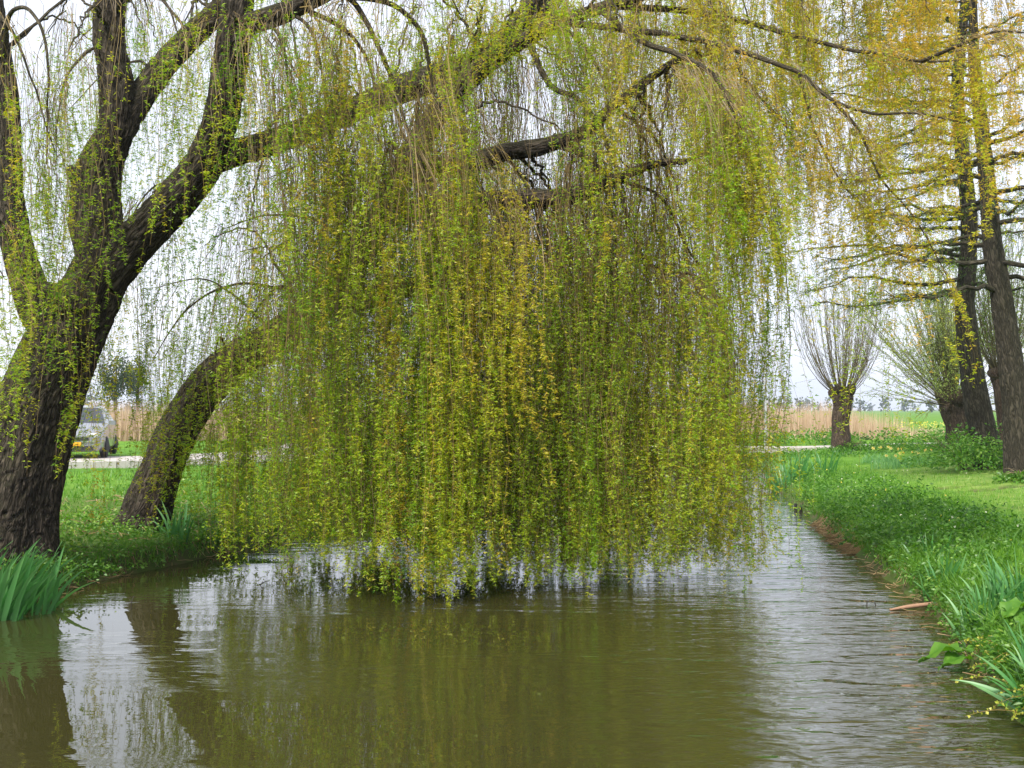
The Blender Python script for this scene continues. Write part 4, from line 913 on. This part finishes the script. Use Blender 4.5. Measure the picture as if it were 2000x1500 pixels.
Q = np.stack([x, y, 0 * x], -1)[:, None] + np.stack([np.cos(a), np.sin(a), 0 * a], -1)[:, None] * s * l[:, None, None]; Q[..., 2] = np.maximum(ground(Q[..., 0], Q[..., 1]), 0) + .008 + .03 * gr.random((n, 3))
tubes(mb, Q, gr.uniform(.002, .005, n)[:, None] * np.ones((1, 3)), 3, tint=gr.uniform(.2, 1, n))
n = 320; y = gr.uniform(11.5, 21, n); x = bankL(y) - gr.uniform(.1, 3.6, n); a = gr.uniform(0, 6, n); l = gr.uniform(.1, .5, n)
Q = np.stack([x, y, 0 * x], -1)[:, None] + np.stack([np.cos(a), np.sin(a), 0 * a], -1)[:, None] * s * l[:, None, None]; Q[..., 2] = ground(Q[..., 0], Q[..., 1]) + .03 + .10 * gr.random((n, 3))
tubes(mb, Q, gr.uniform(.003, .008, n)[:, None] * np.ones((1, 3)), 3, tint=gr.uniform(0, .9, n))
n = 260; y = gr.uniform(11, 16, n); x = bankL(y) - gr.uniform(-.06, .4, n); a = gr.uniform(0, 6, n); l = gr.uniform(.08, .3, n)
Q = np.stack([x, y, 0 * x], -1)[:, None] + np.stack([np.cos(a), np.sin(a), 0 * a], -1)[:, None] * s * l[:, None, None]; Q[..., 2] = np.maximum(ground(Q[..., 0], Q[..., 1]), 0) + .01 + .05 * gr.random((n, 3))
tubes(mb, Q, gr.uniform(.002, .005, n)[:, None] * np.ones((1, 3)), 3, tint=gr.uniform(0, .8, n))
tag(mb.build('dead_stem_litter', M_DEAD), 'dead tan stems washed up along the water edge', 'litter', kind='stuff')
M_STICK = plain('stick_wood', (.34, .20, .13), .8, 0, .3, 20, .3)
M_STAKE = plain('wet_stake', (.012, .011, .010), .6)
mb = MB(); a, b_ = P(1738, 1187, 11.3), P(1834, 1183, 11.45); a[2], b_[2] = .006, .05; tube(mb, np.array([a, a * .6 + b_ * .4 + [0, 0, .006], b_]), [.010, .022, .018], 10, 12, lump=.1)
tag(mb.build('floating_stick', M_STICK, None, True), 'bare reddish brown stick lying half in the water against the bank', 'stick')
for k, (px, d, h) in enumerate([(1552, 22.6, .13), (1562, 22.2, .11)]):
    xx = (px - 1000) / FPX * d; mb = MB(); tube(mb, np.array([[xx, d, -.6], [xx + .005, d, 0], [xx + .01, d, h]]), [.03, .032, .028], 8, 8)
    tag(mb.build('stake', M_STAKE, None, True), ('thin black stake standing in the water, taller of the pair', 'thin black stake standing in the water, shorter of the pair')[k], 'stake', 'black stakes in the water')
M_WET = plain('wet_twig', (.03, .025, .02), .5)
tl = ['lone thin twig poking out of the water below the leaning willow', 'forked twig poking up in front of the bright willow curtain', 'short black twig in open water opposite the floating stick', 'curved black twig in open water beside the floating stick', 'looped twig floating below the willow curtain near the forked tree', 'pale bent twig rising from the water at the iris bank']
for k, (px, py, h, ln_) in enumerate([(605, 1160, .16, .03), (850, 1172, .07, -.05), (1691, 1181, .06, .05), (1711, 1180, .05, -.03), (505, 1142, .05, .12), (255, 1188, .14, .03)]):
    d = 4410 / (py - 800); q = P(px, py, d); q[2] = 0; mb = MB(); tube(mb, np.array([q - [0, 0, .1], q + [ln_ * .3, 0, h * .5], q + [ln_, .02, h]]), [.005, .005, .003], 6, 8)
    tube(mb, np.array([q + [ln_ * .3, 0, h * .4], q + [ln_ - .05, .02, h * .75]]), [.004, .002], 6, 4)
    tag(mb.build('twig', M_WET, None, True), tl[k], 'twig', 'twigs in the water')

# ------------------------------------------------------------------ lamp post
M_POLE = plain('grey_pole', (.52, .53, .54), .5, .2)
M_LENS = plain('lamp_lens', (.7, .7, .68), .3)
b = onground(1495, 44.4); o = empty('lamp_post', b, 'slim pale grey lamp post standing on the path behind the ditch', 'lamp post')
mb = MB(); tube(mb, np.array([b - [0, 0, .2], b + [0, 0, 2.4], b + [0, 0, 4.8]]), [.065, .055, .042], 16, 12); mb.build('pole', M_POLE, o, True)
mb = MB(); tube(mb, np.array([b + [0, 0, .02], b + [0, 0, .8]]), [.085, .085], 16, 3); mb.build('base', M_POLE, o, True)
mb = MB(); tube(mb, np.array([b + [0, 0, 4.76], b + [0, 0, 4.84], b + [0, 0, 5.02], b + [0, 0, 5.08]]), [.06, .17, .22, .05], 20, 14); mb.build('lamp_head', M_POLE, o, True)
mb = MB(); tube(mb, np.array([b + [0, 0, 4.66], b + [0, 0, 4.78]]), [.09, .15], 20, 4); mb.build('lens', M_LENS, o, True)

# ------------------------------------------------------------------ cars
M_SILVER = plain('silver_paint', (.30, .31, .33), .3, .6, .5, coat=.6); M_GREY = plain('grey_paint', (.16, .155, .16), .3, .5, .5, coat=.6)
M_GLASS = plain('car_glass', (.02, .025, .03), .05, 0, .8); M_RUBBER = plain('rubber', (.02, .02, .02), .8); M_RIM = plain('rim', (.4, .4, .42), .35, .8)
M_BLACK = plain('black_plastic', (.02, .02, .022), .5); M_PLATE = plain('plate_yellow', (.85, .42, .02), .5); M_CHROME = plain('chrome', (.75, .75, .77), .15, .95); M_LAMP = plain('headlight_lens', (.72, .74, .78), .1, .3)
def car(px, d, paint, label, rz, letters):
    g = onground(px, d); g[2] = np.interp(g[0], rc[:60, 0], rz_[:60]) + .004
    o = empty('parked_car', g, label, 'car', None, rz); bpy.context.view_layer.update()
    st = [(0, .70, .26, .60, .60, .64), (.10, .79, .20, .70, .70, .75), (.45, .86, .18, .82, .76, .89), (1.0, .885, .18, .93, .80, 1.01), (1.28, .89, .18, .95, .74, 1.16), (1.85, .89, .18, .97, .61, 1.47), (2.6, .89, .18, .99, .61, 1.53), (3.4, .88, .18, 1.0, .59, 1.48), (3.85, .85, .20, 1.0, .58, 1.16), (4.08, .78, .26, .9, .66, .95)]
    pts = []
    for (y, hw, zb, zbelt, thw, zt) in st:
        half = [(0, zb), (hw * .88, zb), (hw, zb + .12), (hw * 1.01, (zb + zbelt) / 2), (hw * .97, zbelt), (thw, zt - .05), (thw * .86, zt - .005), (0, zt + .015)]
        ring = half + [(-x, z) for x, z in half[-2:0:-1]]; pts.append([(x, y, z) for x, z in ring])
    V = np.array(pts); ns, nr = V.shape[:2]; grp = {'body': [], 'windscreen': [], 'side_window': [], 'side_window ': [], 'rear_window': []}
    for a in range(ns - 1):
        for k in range(nr):
            k2 = (k + 1) % nr; f = (a * nr + k, a * nr + k2, (a + 1) * nr + k2, (a + 1) * nr + k); top = k in (5, 6, 7, 8); side = k in (4, 9)
            key = 'windscreen' if top and a in (3, 4) else 'rear_window' if top and a == 7 else ('side_window' if k == 4 else 'side_window ') if side and a in (5, 6) else 'body'
            grp[key].append(f)
    Wl = np.array(o.matrix_world)
    def tw_(v): return np.asarray(v, float) @ Wl[:3, :3].T + Wl[:3, 3]
    VV = tw_(V.reshape(-1, 3))
    for key, fs in grp.items():
        mb = MB(); fs = np.array(fs); used, inv = np.unique(fs, return_inverse=True); mb.add(VV[used], inv.reshape(fs.shape))
        if key == 'body':
            for e, rev in ((0, False), (ns - 1, True)):
                ring = np.arange(nr) + e * nr; cen = VV[ring].mean(0); F = np.stack([np.arange(nr), np.roll(np.arange(nr), -1), np.full(nr, nr)], -1); mb.add(np.vstack([VV[ring], cen]), F[:, ::-1] if rev else F)
        mb.build(key.strip(), paint if key == 'body' else M_GLASS, o)
    def bx(name, c, s_, m_, parent=None):
        mb = MB(); box(mb, c, s_); mb.v = [tw_(v) for v in mb.v]; return mb.build(name, m_, parent or o)
    bx('grille', (0, -.005, .56), (.9, .05, .10), M_BLACK); bx('lower_grille', (0, .03, .30), (1.2, .10, .12), M_BLACK); bx('bumper_trim', (0, -.02, .50), (1.3, .05, .025), M_CHROME)
    pl = bx('number_plate', (0, -.055, .42), (.52, .025, .11), M_PLATE)
    mb = MB()
    for k, ch in enumerate(letters):     # dark characters on the plate
        cx = -.20 + k * .066
        for (dx, dz, sx, sz) in {'5': [(0, .025, .03, .008), (-.012, .013, .008, .03), (0, 0, .03, .008), (.012, -.013, .008, .03), (0, -.027, .03, .008)], '7': [(0, .025, .034, .008), (.010, -.004, .008, .055)], 'V': [(-.01, 0, .008, .06), (.01, 0, .008, .06), (0, -.028, .02, .008)], 'Z': [(0, .026, .034, .008), (0, 0, .01, .05), (0, -.027, .034, .008)], '-': [(0, 0, .02, .008)]}[ch]:
            box(mb, (cx + dx, -.069, .42 + dz), (sx, .004, sz))
    mb.v = [tw_(v) for v in mb.v]; mb.build('plate_lettering', M_BLACK, pl)
    mb = MB()
    for (a, b_) in [((0, .075), (.05, 0)), ((.05, 0), (0, -.075)), ((0, -.075), (-.05, 0)), ((-.05, 0), (0, .075))]:
        tube(mb, np.array([tw_((a[0], -.05, .62 + a[1])), tw_((b_[0], -.05, .62 + b_[1]))]), [.014, .014], 6, 2)
    mb.build('emblem', M_CHROME, o)
    for sx in (-1, 1):
        mb = MB(); a = np.linspace(0, 2 * pi, 14, endpoint=False); rings = [(0, 1), (.03, .9), (.05, .5), (.055, .05)]
        Vh = np.concatenate([np.stack([sx * .60 + .17 * q * np.cos(a), .075 - dz - .02 * np.cos(a) * sx * -1, .66 + .075 * q * np.sin(a)], -1) for dz, q in rings]); i = np.arange(14)
        for k in range(3): mb.add(np.zeros((0, 3)), np.zeros((0, 4), int))
        mb.add(tw_(Vh), np.concatenate([np.stack([i + k * 14, (i + 1) % 14 + k * 14, (i + 1) % 14 + k * 14 + 14, i + k * 14 + 14], -1) for k in range(3)])); mb.build('headlight', M_LAMP, o, True)
        mb = MB(); box(mb, (sx * .98, 1.30, 1.02), (.2, .1, .13)); mb.v = [tw_(v) for v in mb.v]; mb.build('mirror', paint, o)
        for yw in (.72, 3.28):
            mb = MB(); tube(mb, np.array([tw_((sx * .70, yw, .31)), tw_((sx * .72, yw, .31)), tw_((sx * .89, yw, .31)), tw_((sx * .91, yw, .31))]), [.26, .31, .31, .26], 26, raw=True)
            wh = mb.build('wheel', M_RUBBER, o); mb = MB(); tube(mb, np.array([tw_((sx * .895, yw, .31)), tw_((sx * .935, yw, .31))]), [.20, .17], 20, raw=True); mb.build('rim', M_RIM, wh)
car(141, 31.0, M_SILVER, 'silver car facing the ditch with an orange-yellow number plate', .26, '57-VZ-5')

# ------------------------------------------------------------------ haze over the fields
m, nt, out = mat('haze'); M_HAZE = m
pv = nt.nodes.new('ShaderNodeVolumePrincipled'); pv.inputs['Color'].default_value = (.80, .88, 1, 1); pv.inputs['Density'].default_value = .0004; pv.inputs['Anisotropy'].default_value = .2
nt.links.new(pv.outputs[0], out.inputs['Volume'])
V = MB(); box(V, (0, (ys[0] + ys[-1]) / 2, 14.5), (2 * max(-xs[0], xs[-1]) + 40, ys[-1] - ys[0] + 40, 33)); tag(V.build('haze', M_HAZE), 'thin pale haze over the fields', 'haze', kind='stuff')
